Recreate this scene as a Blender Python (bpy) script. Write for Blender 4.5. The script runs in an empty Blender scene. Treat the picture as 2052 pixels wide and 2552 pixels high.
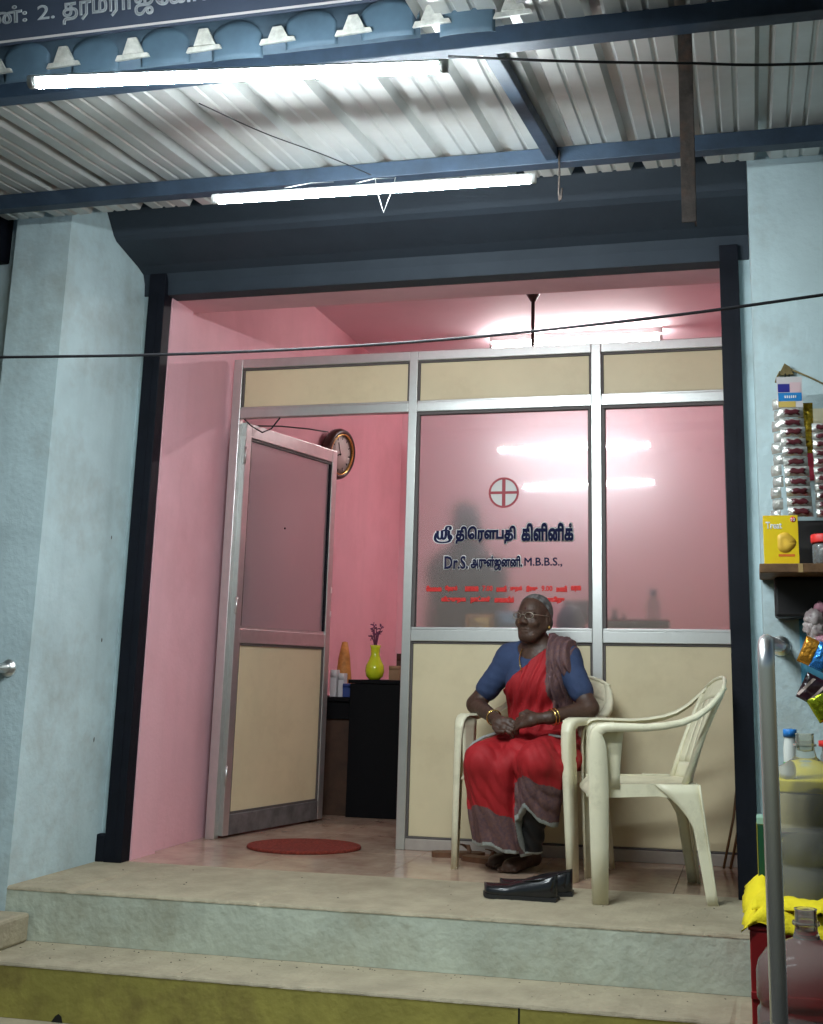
import bpy, bmesh, math, random
import numpy as np
from mathutils import Vector, Matrix, noise
random.seed(7); rng = np.random.default_rng(7)
R = math.radians
SC = bpy.context.scene
COL = SC.collection

# ------------------------------------------------------------------ camera, sky, exposure
cd = bpy.data.cameras.new('camera'); cam = bpy.data.objects.new('camera', cd); COL.objects.link(cam)
cd.sensor_fit = 'VERTICAL'; cd.sensor_height = 36.0; cd.lens = 2920.81 * 36 / 2552
cd.shift_x = (1026 - 1175.7) / 2552; cd.shift_y = (1032.4 - 1276) / 2552
cd.clip_start = 0.05; cd.clip_end = 300
_y, _p, _r = R(13.5249), R(12.4948), R(1.0119)
_f = Vector((-math.sin(_y) * math.cos(_p), math.cos(_y) * math.cos(_p), math.sin(_p)))
_rt = Vector((math.cos(_y), math.sin(_y), 0)); _up = _rt.cross(_f)
_r2 = _rt * math.cos(_r) + _up * math.sin(_r); _u2 = _up * math.cos(_r) - _rt * math.sin(_r)
M = Matrix((( _r2.x, _u2.x, -_f.x, 2.7126), (_r2.y, _u2.y, -_f.y, -4.9385), (_r2.z, _u2.z, -_f.z, 0.8294), (0, 0, 0, 1)))
cam.matrix_world = M
SC.camera = cam
W = bpy.data.worlds.new('World'); SC.world = W; W.use_nodes = True
_nt = W.node_tree; _bg = _nt.nodes['Background']
_sky = _nt.nodes.new('ShaderNodeTexSky'); _sky.sky_type = 'NISHITA'; _sky.sun_disc = False
_sky.sun_elevation = R(8.0); _sky.sun_rotation = R(0)
_nt.links.new(_sky.outputs[0], _bg.inputs[0]); _bg.inputs[1].default_value = 0.026
SC.view_settings.view_transform = 'Standard'; SC.view_settings.look = 'None'
SC.view_settings.exposure = 1.25; SC.view_settings.gamma = 1.0
SC.render.engine = 'CYCLES'
SC.cycles.use_denoising = True; SC.cycles.use_light_tree = False; SC.cycles.use_adaptive_sampling = True; SC.cycles.adaptive_threshold = .015
SC.cycles.max_bounces = 7; SC.cycles.diffuse_bounces = 4; SC.cycles.glossy_bounces = 3; SC.cycles.transmission_bounces = 6
SC.cycles.caustics_refractive = False; SC.cycles.caustics_reflective = False
SC.cycles.sample_clamp_indirect = 6.0
TUBE_OUT, TUBE_IN = 156.0, 52.0

# ------------------------------------------------------------------ materials
MATS = {}
def mat(name, col, rough=.6, metal=0., var=.0, vscale=6., bump=0., bscale=60., col2=None, spec=.5, trans=0., ior=1.45,
        emit=None, estr=0., stain=None, stain_amt=0., stain_scale=1.3, coat=0., sub=0., streak=0.):
    if name in MATS: return MATS[name]
    m = bpy.data.materials.new(name); m.use_nodes = True; nt = m.node_tree; N = nt.nodes; L = nt.links
    b = N['Principled BSDF']; b.inputs['Roughness'].default_value = rough; b.inputs['Metallic'].default_value = metal
    b.inputs['Base Color'].default_value = (*col, 1); b.inputs['Specular IOR Level'].default_value = spec
    b.inputs['Transmission Weight'].default_value = trans; b.inputs['IOR'].default_value = ior
    b.inputs['Coat Weight'].default_value = coat
    if sub: b.inputs['Subsurface Weight'].default_value = sub; b.inputs['Subsurface Radius'].default_value = (.02, .015, .008)
    tc = N.new('ShaderNodeTexCoord'); src = tc.outputs['Object']
    cur = None
    if var or col2:
        n = N.new('ShaderNodeTexNoise'); n.inputs['Scale'].default_value = vscale; n.inputs['Detail'].default_value = 4; n.inputs['Roughness'].default_value = .62
        L.new(src, n.inputs['Vector'])
        mx = N.new('ShaderNodeMix'); mx.data_type = 'RGBA'
        c2 = col2 if col2 else tuple(min(1, c * (1 - var)) for c in col); c1 = col if col2 else tuple(min(1, c * (1 + var * .6)) for c in col)
        mx.inputs[6].default_value = (*c1, 1); mx.inputs[7].default_value = (*c2, 1)
        rp = N.new('ShaderNodeMapRange'); rp.inputs[1].default_value = .35; rp.inputs[2].default_value = .68
        L.new(n.outputs[0], rp.inputs[0]); L.new(rp.outputs[0], mx.inputs[0]); cur = mx.outputs[2]
        rr = N.new('ShaderNodeMapRange'); rr.inputs[3].default_value = max(.02, rough - .08); rr.inputs[4].default_value = min(1, rough + .1)
        L.new(n.outputs[0], rr.inputs[0]); L.new(rr.outputs[0], b.inputs['Roughness'])
    if stain:
        n = N.new('ShaderNodeTexNoise'); n.inputs['Scale'].default_value = stain_scale; n.inputs['Detail'].default_value = 5; n.inputs['Roughness'].default_value = .72
        mp = N.new('ShaderNodeMapping'); mp.inputs['Location'].default_value = (3.1, 7.7, 1.9); L.new(src, mp.inputs[0]); L.new(mp.outputs[0], n.inputs['Vector'])
        rp = N.new('ShaderNodeMapRange'); rp.inputs[1].default_value = .5; rp.inputs[2].default_value = .78; rp.inputs[4].default_value = stain_amt
        mx = N.new('ShaderNodeMix'); mx.data_type = 'RGBA'
        if cur: L.new(cur, mx.inputs[6])
        else: mx.inputs[6].default_value = (*col, 1)
        mx.inputs[7].default_value = (*stain, 1)
        L.new(n.outputs[0], rp.inputs[0]); L.new(rp.outputs[0], mx.inputs[0]); cur = mx.outputs[2]
    if streak:      # run-down drip marks: noise stretched along z
        n = N.new('ShaderNodeTexNoise'); n.inputs['Scale'].default_value = 7; n.inputs['Detail'].default_value = 3
        mp = N.new('ShaderNodeMapping'); mp.inputs['Scale'].default_value = (1.6, 1.6, .10); L.new(src, mp.inputs[0]); L.new(mp.outputs[0], n.inputs['Vector'])
        rp = N.new('ShaderNodeMapRange'); rp.inputs[1].default_value = .52; rp.inputs[2].default_value = .74; rp.inputs[4].default_value = streak
        mx = N.new('ShaderNodeMix'); mx.data_type = 'RGBA'; L.new(cur, mx.inputs[6]); mx.inputs[7].default_value = (*[c * .62 for c in col], 1)
        L.new(n.outputs[0], rp.inputs[0]); L.new(rp.outputs[0], mx.inputs[0]); cur = mx.outputs[2]
    if cur: L.new(cur, b.inputs['Base Color'])
    if bump:
        n = N.new('ShaderNodeTexNoise'); n.inputs['Scale'].default_value = bscale; n.inputs['Detail'].default_value = 3
        L.new(src, n.inputs['Vector']); bp = N.new('ShaderNodeBump'); bp.inputs['Strength'].default_value = bump; bp.inputs['Distance'].default_value = .01
        L.new(n.outputs[0], bp.inputs['Height']); L.new(bp.outputs[0], b.inputs['Normal'])
    if emit: b.inputs['Emission Color'].default_value = (*emit, 1); b.inputs['Emission Strength'].default_value = estr
    MATS[name] = m
    return m

def glass_film(name, tint, haze, rough):
    m = bpy.data.materials.new(name); m.use_nodes = True; nt = m.node_tree; N = nt.nodes; L = nt.links
    b = N['Principled BSDF']; b.inputs['Coat Weight'].default_value = 1; b.inputs['Coat Roughness'].default_value = .035; b.inputs['Coat IOR'].default_value = 1.6; b.inputs['Transmission Weight'].default_value = 1; b.inputs['Roughness'].default_value = rough
    b.inputs['Base Color'].default_value = (*tint, 1); b.inputs['IOR'].default_value = 1.45
    d = N.new('ShaderNodeBsdfPrincipled'); d.inputs['Base Color'].default_value = (.62, .50, .52, 1); d.inputs['Roughness'].default_value = rough
    mx = N.new('ShaderNodeMixShader'); mx.inputs[0].default_value = haze
    L.new(b.outputs[0], mx.inputs[1]); L.new(d.outputs[0], mx.inputs[2]); L.new(mx.outputs[0], N['Material Output'].inputs[0])
    n = N.new('ShaderNodeTexNoise'); n.inputs['Scale'].default_value = 90; bp = N.new('ShaderNodeBump'); bp.inputs['Strength'].default_value = .06; bp.inputs['Distance'].default_value = .002
    tc = N.new('ShaderNodeTexCoord'); L.new(tc.outputs['Object'], n.inputs['Vector']); L.new(n.outputs[0], bp.inputs['Height'])
    L.new(bp.outputs[0], b.inputs['Normal']); L.new(bp.outputs[0], d.inputs['Normal']); d.inputs['Coat Weight'].default_value = 1; d.inputs['Coat Roughness'].default_value = .035; d.inputs['Coat IOR'].default_value = 1.6
    MATS[name] = m; return m

blue_wall = mat('pale_blue_paint', (.50, .625, .645), .75, var=.13, vscale=2.2, bump=.3, bscale=38, stain=(.30, .31, .28), stain_amt=.75, stain_scale=1.9, streak=.3)
pink = mat('pink_paint', (.80, .44, .49), .7, var=.06, vscale=1.6, bump=.12, bscale=50, stain=(.60, .28, .30), stain_amt=.45, streak=.08)
cement = mat('cement', (.37, .315, .215), .8, var=.15, vscale=7, bump=.5, bscale=40, stain=(.21, .17, .11), stain_amt=.6, stain_scale=2.2)
mint = mat('mint_paint', (.49, .53, .43), .8, var=.16, vscale=4, bump=.5, bscale=30, stain=(.30, .27, .18), stain_amt=.9, stain_scale=2.6, streak=.25)
olive = mat('olive_paint', (.33, .29, .065), .8, var=.2, vscale=4, bump=.35, bscale=30, stain=(.13, .085, .03), stain_amt=.85, stain_scale=3.2, streak=.3)
tile_m = mat('stone_tile', (.50, .38, .28), .16, col2=(.34, .21, .15), vscale=5.5, stain=(.22, .11, .07), stain_amt=.5, stain_scale=9)
asphalt = mat('asphalt', (.06, .055, .05), .9, var=.3, vscale=12, bump=.4, bscale=90)
hood_m = mat('slate_paint', (.022, .031, .043), .7, var=.12, vscale=3, bump=.08)
black_m = mat('black_paint', (.0035, .0045, .009), .6, var=.2, vscale=8, bump=.1, spec=.25)
alu = mat('aluminium', (.62, .62, .60), .36, metal=.85, var=.05, vscale=20)
gasket = mat('dark_gasket', (.10, .085, .08), .6)
laminate = mat('beige_laminate', (.66, .56, .36), .45, var=.06, vscale=2.5, stain=(.50, .40, .24), stain_amt=.5, stain_scale=3, bump=.03, bscale=300)
steel_blue = mat('blue_painted_steel', (.030, .050, .080), .5, var=.25, vscale=9, bump=.1)
rust = mat('rusty_steel', (.07, .055, .048), .75, var=.4, vscale=22, bump=.3, stain=(.22, .10, .05), stain_amt=.5, stain_scale=9)
sheet_m = mat('coated_roof_sheet', (.56, .57, .55), .36, metal=.35, var=.10, vscale=3, stain=(.38, .31, .22), stain_amt=.35, stain_scale=2.0)
sheet_b = mat('blue_roof_sheet', (.062, .108, .15), .6, var=.3, vscale=5)
white_pl = mat('white_plastic', (.78, .78, .76), .45)
chrome = mat('polished_steel', (.86, .85, .83), .33, metal=1., bump=.03, bscale=14)
ivory = mat('ivory_plastic', (.74, .69, .50), .38, var=.07, vscale=6, stain=(.33, .29, .18), stain_amt=.6, stain_scale=6)
wire_m = mat('black_cable', (.015, .015, .018), .6)
glass_m = glass_film('frosted_glass', (.97, .90, .91), .15, .25)
glass_d = glass_film('frosted_door_glass', (.84, .77, .75), .36, .34)
gold = mat('gold', (.85, .58, .18), .25, metal=1.)

# ------------------------------------------------------------------ object helpers
def finish(name, me, m, parent=None, smooth=False):
    for x in (m if isinstance(m, (list, tuple)) else [m]): me.materials.append(x)
    if smooth:
        me.polygons.foreach_set('use_smooth', [True] * len(me.polygons))
    o = bpy.data.objects.new(name, me); COL.objects.link(o)
    if parent is not None: o.parent = parent
    return o
def mesh(name, v, f, m, parent=None, smooth=False, fm=None):
    me = bpy.data.meshes.new(name); me.from_pydata([tuple(map(float, p)) for p in v], [], [tuple(int(i) for i in q) for q in f])
    if fm is not None: me.polygons.foreach_set('material_index', np.asarray(fm, dtype=np.int32))
    me.update()
    return finish(name, me, m, parent, smooth)
def from_bm(name, bm, m, parent=None, smooth=False):
    bmesh.ops.recalc_face_normals(bm, faces=bm.faces)
    me = bpy.data.meshes.new(name); bm.to_mesh(me); bm.free()
    return finish(name, me, m, parent, smooth)
def bm_box(bm, x0, x1, y0, y1, z0, z1, bev=0., seg=2):
    c = [bm.verts.new(p) for p in ((x0,y0,z0),(x1,y0,z0),(x1,y1,z0),(x0,y1,z0),(x0,y0,z1),(x1,y0,z1),(x1,y1,z1),(x0,y1,z1))]
    fs = [bm.faces.new([c[i] for i in q]) for q in ((0,3,2,1),(4,5,6,7),(0,1,5,4),(1,2,6,5),(2,3,7,6),(3,0,4,7))]
    if bev:
        es = list({e for f in fs for e in f.edges})
        bmesh.ops.bevel(bm, geom=es, offset=bev, segments=seg, affect='EDGES', profile=.5)
def box(name, x0, x1, y0, y1, z0, z1, m, parent=None, bev=0., smooth=False):
    bm = bmesh.new(); bm_box(bm, min(x0,x1), max(x0,x1), min(y0,y1), max(y0,y1), min(z0,z1), max(z0,z1), bev)
    return from_bm(name, bm, m, parent, smooth)
def prism(name, poly, x0, x1, m, parent=None, axis='x'):
    n = len(poly); v = []
    for x in (x0, x1):
        for (a, b) in poly: v.append((x, a, b) if axis == 'x' else ((a, x, b) if axis == 'y' else (a, b, x)))
    bm = bmesh.new(); vs = [bm.verts.new(p) for p in v]
    bm.faces.new(vs[:n]); bm.faces.new(vs[n:])
    for i in range(n): bm.faces.new((vs[i], vs[(i+1) % n], vs[n+(i+1) % n], vs[n+i]))
    return from_bm(name, bm, m, parent)
def tube_data(pts, rad, seg=10, closed=False):
    P = [Vector(p) for p in pts]; n = len(P)
    rad = [rad] * n if not hasattr(rad, '__len__') else rad
    T = []
    for i in range(n):
        a = P[i-1] if (i or closed) else P[i]; b = P[(i+1) % n] if (i < n-1 or closed) else P[i]
        T.append((b - a).normalized())
    u = T[0].orthogonal().normalized(); v = []; f = []
    for i in range(n):
        u = (u - T[i] * u.dot(T[i])); u = u.normalized() if u.length > 1e-6 else T[i].orthogonal().normalized()
        w = T[i].cross(u)
        for k in range(seg):
            a = 2 * math.pi * k / seg; v.append(P[i] + (u * math.cos(a) + w * math.sin(a)) * rad[i])
    m = n if closed else n - 1
    for i in range(m):
        j = (i + 1) % n
        for k in range(seg): f.append((i*seg+k, i*seg+(k+1) % seg, j*seg+(k+1) % seg, j*seg+k))
    if not closed:
        f.append(tuple(range(seg))[::-1]); f.append(tuple((n-1)*seg+k for k in range(seg)))
    return v, f
def tube(name, pts, rad, m, parent=None, seg=10, closed=False):
    v, f = tube_data(pts, rad, seg, closed); return mesh(name, v, f, m, parent, True)
def lathe_data(prof, seg=24, c=(0, 0, 0), ring=False):
    v = []; f = []; n = len(prof)
    for (r, z) in prof:
        for k in range(seg):
            a = 2 * math.pi * k / seg; v.append((c[0] + r * math.cos(a), c[1] + r * math.sin(a), c[2] + z))
    for i in range(n - 1):
        for k in range(seg): f.append((i*seg+k, i*seg+(k+1) % seg, (i+1)*seg+(k+1) % seg, (i+1)*seg+k))
    if ring:
        for k in range(seg): f.append(((n-1)*seg+k, (n-1)*seg+(k+1) % seg, (k+1) % seg, k))
    else:
        f.append(tuple(range(seg))[::-1]); f.append(tuple((n-1)*seg+k for k in range(seg)))
    return v, f
def lathe(name, prof, m, parent=None, seg=24, c=(0, 0, 0), smooth=True, ring=False):
    v, f = lathe_data(prof, seg, c, ring); return mesh(name, v, f, m, parent, smooth)
def grid_data(fn, nu, nv, th=0., close_u=False):
    top = [[Vector(fn(i / (nu - 1), j / (nv - 1))) for i in range(nu)] for j in range(nv)]
    v = [p for r in top for p in r]; f = []
    for j in range(nv - 1):
        for i in range(nu - 1): f.append((j*nu+i, j*nu+i+1, (j+1)*nu+i+1, (j+1)*nu+i))
    if th:
        N = []
        for j in range(nv):
            for i in range(nu):
                a = top[j][min(i+1, nu-1)] - top[j][max(i-1, 0)]; b = top[min(j+1, nv-1)][i] - top[max(j-1, 0)][i]
                c = a.cross(b); N.append(c.normalized() if c.length > 1e-9 else Vector((0, 0, 1)))
        k = len(v); v += [v[i] - N[i] * th for i in range(k)]
        f += [tuple(q + k for q in face[::-1]) for face in f]
        rim = [i for i in range(nu)] + [j*nu+nu-1 for j in range(1, nv)] + [(nv-1)*nu+i for i in range(nu-2, -1, -1)] + [j*nu for j in range(nv-2, 0, -1)]
        for a, b in zip(rim, rim[1:] + rim[:1]): f.append((b, a, a + k, b + k))
    return v, f
def sheet(name, fn, nu, nv, m, parent=None, th=0., smooth=True):
    v, f = grid_data(fn, nu, nv, th); return mesh(name, v, f, m, parent, smooth)
def tag(o, label=None, cat=None, group=None, kind=None):
    if label: o['label'] = label
    if cat: o['category'] = cat
    if group: o['group'] = group
    if kind: o['kind'] = kind
    return o
def thing(name, label, cat, loc=(0, 0, 0), rz=0., group=None):
    o = bpy.data.objects.new(name, None); COL.objects.link(o); o.empty_display_size = .1
    o.location = loc; o.rotation_euler = (0, 0, rz)
    return tag(o, label, cat, group)
def text(name, body, m, parent, x0, x1, z0, z1, y, bev=.02, fill=True, depth=.0006, res=3):
    """flat lettering in the XZ plane, fitted into x0..x1 / z0..z1 with its back on y"""
    c = bpy.data.curves.new('t', 'FONT'); c.body = body; c.size = 1; c.resolution_u = res
    c.fill_mode = 'BOTH' if fill else 'NONE'; c.bevel_depth = bev; c.bevel_resolution = 0; c.extrude = 0.0
    t = bpy.data.objects.new('t', c); COL.objects.link(t); bpy.context.view_layer.update()
    dg = bpy.context.evaluated_depsgraph_get(); me = bpy.data.meshes.new_from_object(t.evaluated_get(dg))
    bpy.data.objects.remove(t); bpy.data.curves.remove(c)
    n = len(me.vertices); co = np.zeros(n * 3); me.vertices.foreach_get('co', co); co = co.reshape(-1, 3)
    lo, hi = co.min(0), co.max(0); s = (x1 - x0) / (hi[0] - lo[0]); sz = s if z1 is None else (z1 - z0) / (hi[1] - lo[1])
    out = np.stack([x0 + (co[:, 0] - lo[0]) * s, y - (co[:, 2] - lo[2]) / max(1e-6, hi[2] - lo[2]) * depth, z0 + (co[:, 1] - lo[1]) * sz], 1)
    me.vertices.foreach_set('co', out.ravel()); me.materials.clear(); me.update()
    return finish(name, me, m, parent)
def copy_tree(o, parent=None):
    c = o.copy(); COL.objects.link(c); c.parent = parent
    for ch in list(o.children): copy_tree(ch, c)
    return c

# ------------------------------------------------------------------ setting: ground, steps, floor
OW, HL = 2.62, 2.5987          # opening width and lintel height
YE, Z1, Y2, Z2, Y3, ZG = -.663, -.191, -.970, -.372, -1.30, -.55
tag(sheet('road', lambda u, v: (-40 + 84 * u, -70 + 75 * v, ZG - .004), 2, 2, asphalt), kind='structure')
st = bpy.data.objects.new('entrance_steps', None); COL.objects.link(st); st.location = (0, 0, 0); tag(st, kind='structure')
def rough_edge_slab(name, x0, x1, y0, y1, z0, z1, m, seed, amp=.003, n=90):
    """slab whose front edge is slightly worn and uneven (only the front top edge wanders)"""
    v = []; f = []
    prof = [(y1, z0), (y0, z0), (y0, z1 - .009), (y0 + .004, z1 - .003), (y0 + .012, z1), (y1, z1)]
    k = len(prof)
    for i in range(n + 1):
        x = x0 + (x1 - x0) * i / n
        e = noise.noise((x * 9, seed, 0)) * amp + noise.noise((x * 41, seed, 3)) * amp * .6
        ch_ = noise.noise((x * 17, seed, 8)); e -= max(0, ch_ - .38) * .030
        for q, (a, b) in enumerate(prof):
            v.append((x, a + (abs(e) if q in (2, 3, 4) else 0), b + (e if q in (3, 4) else 0)))
    for i in range(n):
        for q in range(k): f.append((i*k+q, i*k+(q+1) % k, (i+1)*k+(q+1) % k, (i+1)*k+q))
    f.append(tuple(range(k))); f.append(tuple(n*k+q for q in range(k))[::-1])
    bm = bmesh.new(); vs = [bm.verts.new(p) for p in v]
    for q in f: bm.faces.new([vs[i] for i in q])
    return from_bm(name, bm, m, st)
XS = 2.69
rough_edge_slab('platform_tread', -.127, XS + .06, YE - .0015, .018, -.013, 0, cement, 1.3, n=260)
rough_edge_slab('tread', -1.7, XS, Y2 - .0015, YE + .02, Z1 - .013, Z1, cement, 5.7, n=300)
rough_edge_slab('tread', -1.7, XS, Y3 - .0015, Y2 + .02, Z2 - .013, Z2, cement, 9.1, n=300)
box('riser', -.127, XS + .06, YE, YE + .2, Z1 + .001, -.0135, mint, st)
box('riser', -1.7, XS, Y2, Y2 + .2, Z2 + .001, Z1 - .0135, olive, st)
box('riser', -1.7, XS, Y3, Y3 + .2, ZG, Z2 - .0135, mint, st)
dark_gap = mat('dark_crack', (.012, .011, .008), .9)
box('crack', 1.944, 1.950, Y2 - .0015, Y2 + .01, Z2 + .02, Z1 - .012, dark_gap, st)
prism('drain_notch', [(.300, Z2 + .001), (.343, Z2 + .001), (.337, Z2 + .020), (.325, Z2 + .028), (.313, Z2 + .020)], Y2 - .0015, Y2 + .012, dark_gap, st, axis='y')
gv = []; gf = []
for _k in range(150):
    zz, ya, yb_ = random.choice(((Z1, Y2 + .01, YE - .012), (Z1, YE - .05, YE - .012), (0, YE + .01, -.02), (Z2, Y3 + .02, Y2 - .01)))
    x_ = random.uniform(0, 2.6); y_ = random.uniform(ya, yb_); r_ = random.uniform(.0015, .0045); o_ = len(gv)
    gv += [(x_ + r_ * random.uniform(.6, 1.4) * a_, y_ + r_ * random.uniform(.6, 1.4) * b_, zz + c_ * r_ * .7) for (a_, b_, c_) in ((-1, 0, 0), (0, -1, 0), (1, 0, 0), (0, 1, 0), (0, 0, 1))]
    gf += [(o_, o_ + 1, o_ + 4), (o_ + 1, o_ + 2, o_ + 4), (o_ + 2, o_ + 3, o_ + 4), (o_ + 3, o_, o_ + 4)]
tag(mesh('grit', gv, gf, mat('grit', (.09, .075, .055), .9, var=.4, vscale=40)), 'small dark grit scattered on the cement steps', 'grit', kind='stuff')
fl = bpy.data.objects.new('floor', None); COL.objects.link(fl); fl.location = (0, 0, 0); tag(fl, kind='structure')
box('screed', -.06, 2.98, .02, 4.1, -.03, -.006, mat('grout', (.16, .12, .09), .9), fl)
tm = None
TS = .598
for i in range(5):
    for j in range(7):
        x0 = -.03 + i * .6; y0 = .02 + j * .6
        wx = min(TS, 2.97 - x0); wy = min(TS, 4.06 - y0)
        if wx < .03 or wy < .03: continue
        if abs(wx - TS) < 1e-6 and abs(wy - TS) < 1e-6 and tm is not None:
            o = bpy.data.objects.new('floor_tile', tm); COL.objects.link(o); o.parent = fl
        else:
            o = box('floor_tile', 0, wx, 0, wy, -.006, 0, tile_m, fl, bev=.0012)
            if wx == TS and wy == TS: tm = o.data
        o.location = (x0, y0, 0)

# ------------------------------------------------------------------ the building
bd = thing('clinic_building', 'pale blue shopfront of a small clinic with a pink room and dark shutter hood', 'building')
XL, XR = -.127, 2.747
box('pillar', -.396, XL, YE, .30, ZG, 4.6, blue_wall, bd)
box('pillar', XR, 4.4, YE, .30, ZG, 4.6, blue_wall, bd)
box('wall_return', XL, -.0875, .004, .30, 0, 2.705, blue_wall, bd)
box('wall_return', 2.70, XR, .004, .30, 0, 2.66, blue_wall, bd)
box('upper_wall', XL, XR, .10, .30, 2.60, 4.6, pink, bd)
box('pillar', -.30, 0, .05, .27, 0, 3.17, pink, bd)            # pink inner pillar beside the shutter guide
box('wall', -.32, -.03, .27, 4.3, 0, 3.17, pink, bd)
box('back_wall', -.32, 3.2, 4.05, 4.3, 0, 3.17, pink, bd)
box('side_wall', 2.97, 3.2, .3, 4.05, 0, 3.17, pink, bd)
box('ceiling', -.32, 3.2, .30, 4.3, 3.17, 3.32, mat('pale_pink_ceiling', (.80, .62, .66), .7, var=.04, vscale=2), bd)  # ceiling colour made paler than the wall pink in place of bounced light
hood = prism('shutter_hood', [(.09, 3.6), (-.40, 3.6), (-.40, 2.889), (-.385, 2.868), (-.321, 2.790), (-.295, 2.772), (-.09, 2.722), (-.03, 2.700), (-.010, 2.66), (-.004, HL), (.09, HL)], XL + .002, XR - .002, hood_m, bd)
gl = box('shutter_guide', -.087, 0, -.035, .04, 0, 2.70, black_m, bd, bev=.003)
box('guide_foot', -.155, -.0875, -.033, .02, 0, .115, black_m, bd, bev=.006)
gr = box('shutter_guide', 2.62, 2.70, -.035, .04, 0, 2.66, black_m, bd, bev=.003)
for g, xa in ((gl, -.047), (gr, 2.657)): box('guide_slot', xa, xa + .012, -.037, -.0352, 0.02, 2.6, black_m, g)

chip = mat('chipped_plaster', (.12, .12, .11), .9)
for (y_, z_, r_) in ((-.12, 1.41, .005), (-.13, .95, .006), (-.125, .52, .006)):
    mesh('plaster_chip', [(XL + .0015, y_ + r_ * (.7 + .5 * random.random()) * math.cos(a), z_ + 1.8 * r_ * (.7 + .5 * random.random()) * math.sin(a)) for a in np.linspace(0, 2 * math.pi, 9)[:-1]], [tuple(range(8))], chip, bd)
nb = thing('neighbouring_shopfront', 'dim pale wall and dark shutter of the next shop at the left edge', 'building', (-1.0, -.3, ZG))
box('wall', -.9, .603, -.28, .3, 0, 4.9, blue_wall, nb)
box('shutter_hood', -.9, .53, -.48, -.281, 3.13, 3.6, black_m, nb, bev=.01)
kb = thing('neighbouring_step', 'worn cement step block at the lower left corner', 'step', (-.30, -.86, Z1))
box('block', -1.2, .292, -.26, .185, 0, .105, cement, kb, bev=.012)

# ------------------------------------------------------------------ aluminium partition with glass, door
YP = .772
pt = thing('glazed_partition', 'aluminium and beige laminate clinic partition with two frosted glass panes and lettering', 'partition', (1.33, YP, 0))
px = lambda x: x - 1.33
def bar(name, x0, x1, z0, z1, y0=0., y1=.05, m=alu, par=None): return box(name, px(x0), px(x1), y0, y1, z0, z1, m, par or pt, bev=.003)
bar('post', .004, .054, 0, 2.481); bar('post', 1.0, 1.045, .0, 2.481); bar('post', 1.955, 2.005, 0, 2.481); bar('post', 2.62, 2.665, 0, 2.481)
secs = [(.054, 1.0), (1.045, 1.955), (2.005, 2.62)]
for i, (a, b) in enumerate(secs):
    bar('top_rail', a, b, 2.431, 2.481, .001, .049)
    bar('transom_rail', a, b, 2.155, 2.205, .001, .049)
    p = bar('laminate_panel', a + .012, b - .012, 2.217, 2.419, .018, .03, laminate)
    for (u0, u1, w0, w1) in ((a, b, 2.205, 2.217), (a, b, 2.419, 2.431), (a, a + .012, 2.217, 2.419), (b - .012, b, 2.217, 2.419)):
        bar('glazing_bead', u0, u1, w0, w1, .012, .034, alu if u1 - u0 > .1 and w0 < 2.3 else gasket)
    if i:
        bar('sill_rail', a, b, .985, 1.040, .001, .049)
        bar('laminate_panel', a + .012, b - .012, .062, .973, .018, .03, laminate)
        for (u0, u1, w0, w1) in ((a, b, .973, .985), (a, b, .052, .062), (a, a + .012, .062, .973), (b - .012, b, .062, .973)):
            bar('glazing_bead', u0, u1, w0, w1, .012, .034, gasket)
        bar('skirting', a, b, 0, .052, .004, .046, mat('skirting_stone', (.38, .33, .29), .5, var=.15, vscale=8))
        for (u0, u1, w0, w1) in ((a, b, 1.040, 1.054), (a, b, 2.138, 2.155), (a, a + .018, 1.054, 2.138), (b - .018, b, 1.054, 2.138)):
            bar('window_frame', u0, u1, w0, w1, .006, .044, alu if w1 < 1.1 else gasket)
panes = []
for i, (a, b) in enumerate(secs[1:]):
    g = bar('glass_pane', a + .0185, b - .0185, 1.0545, 2.1375, .022, .028, glass_m)
    panes.append(g)
panes[0]['label'] = 'frosted pane with the clinic name and red cross emblem'

# lettering on the pane (all flat film on the street side of the glass)
navy = mat('navy_film', (.008, .011, .05), .6, spec=.15); wfilm = mat('white_film', (.78, .78, .76), .5); rfilm = mat('red_film', (.72, .03, .025), .5); mfilm = mat('maroon_film', (.30, .012, .025), .5)
gfilm = mat('grey_film', (.60, .57, .55), .5)
PG = panes[0]; YT = .0212
def ltext(body, x0, x1, z0, z1, bold, m=navy, halo=True, tamil=True):
    if halo: text('lettering_outline', body, wfilm, PG, px(x0) - .0045, px(x1) + .0045, z0 - .0045, z1 + .0045, YT + .0003, bold * 1.9, not tamil, .0003)
    return text('lettering', body, m, PG, px(x0), px(x1), z0, z1, YT - .0003, bold, not tamil, .0003)
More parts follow.
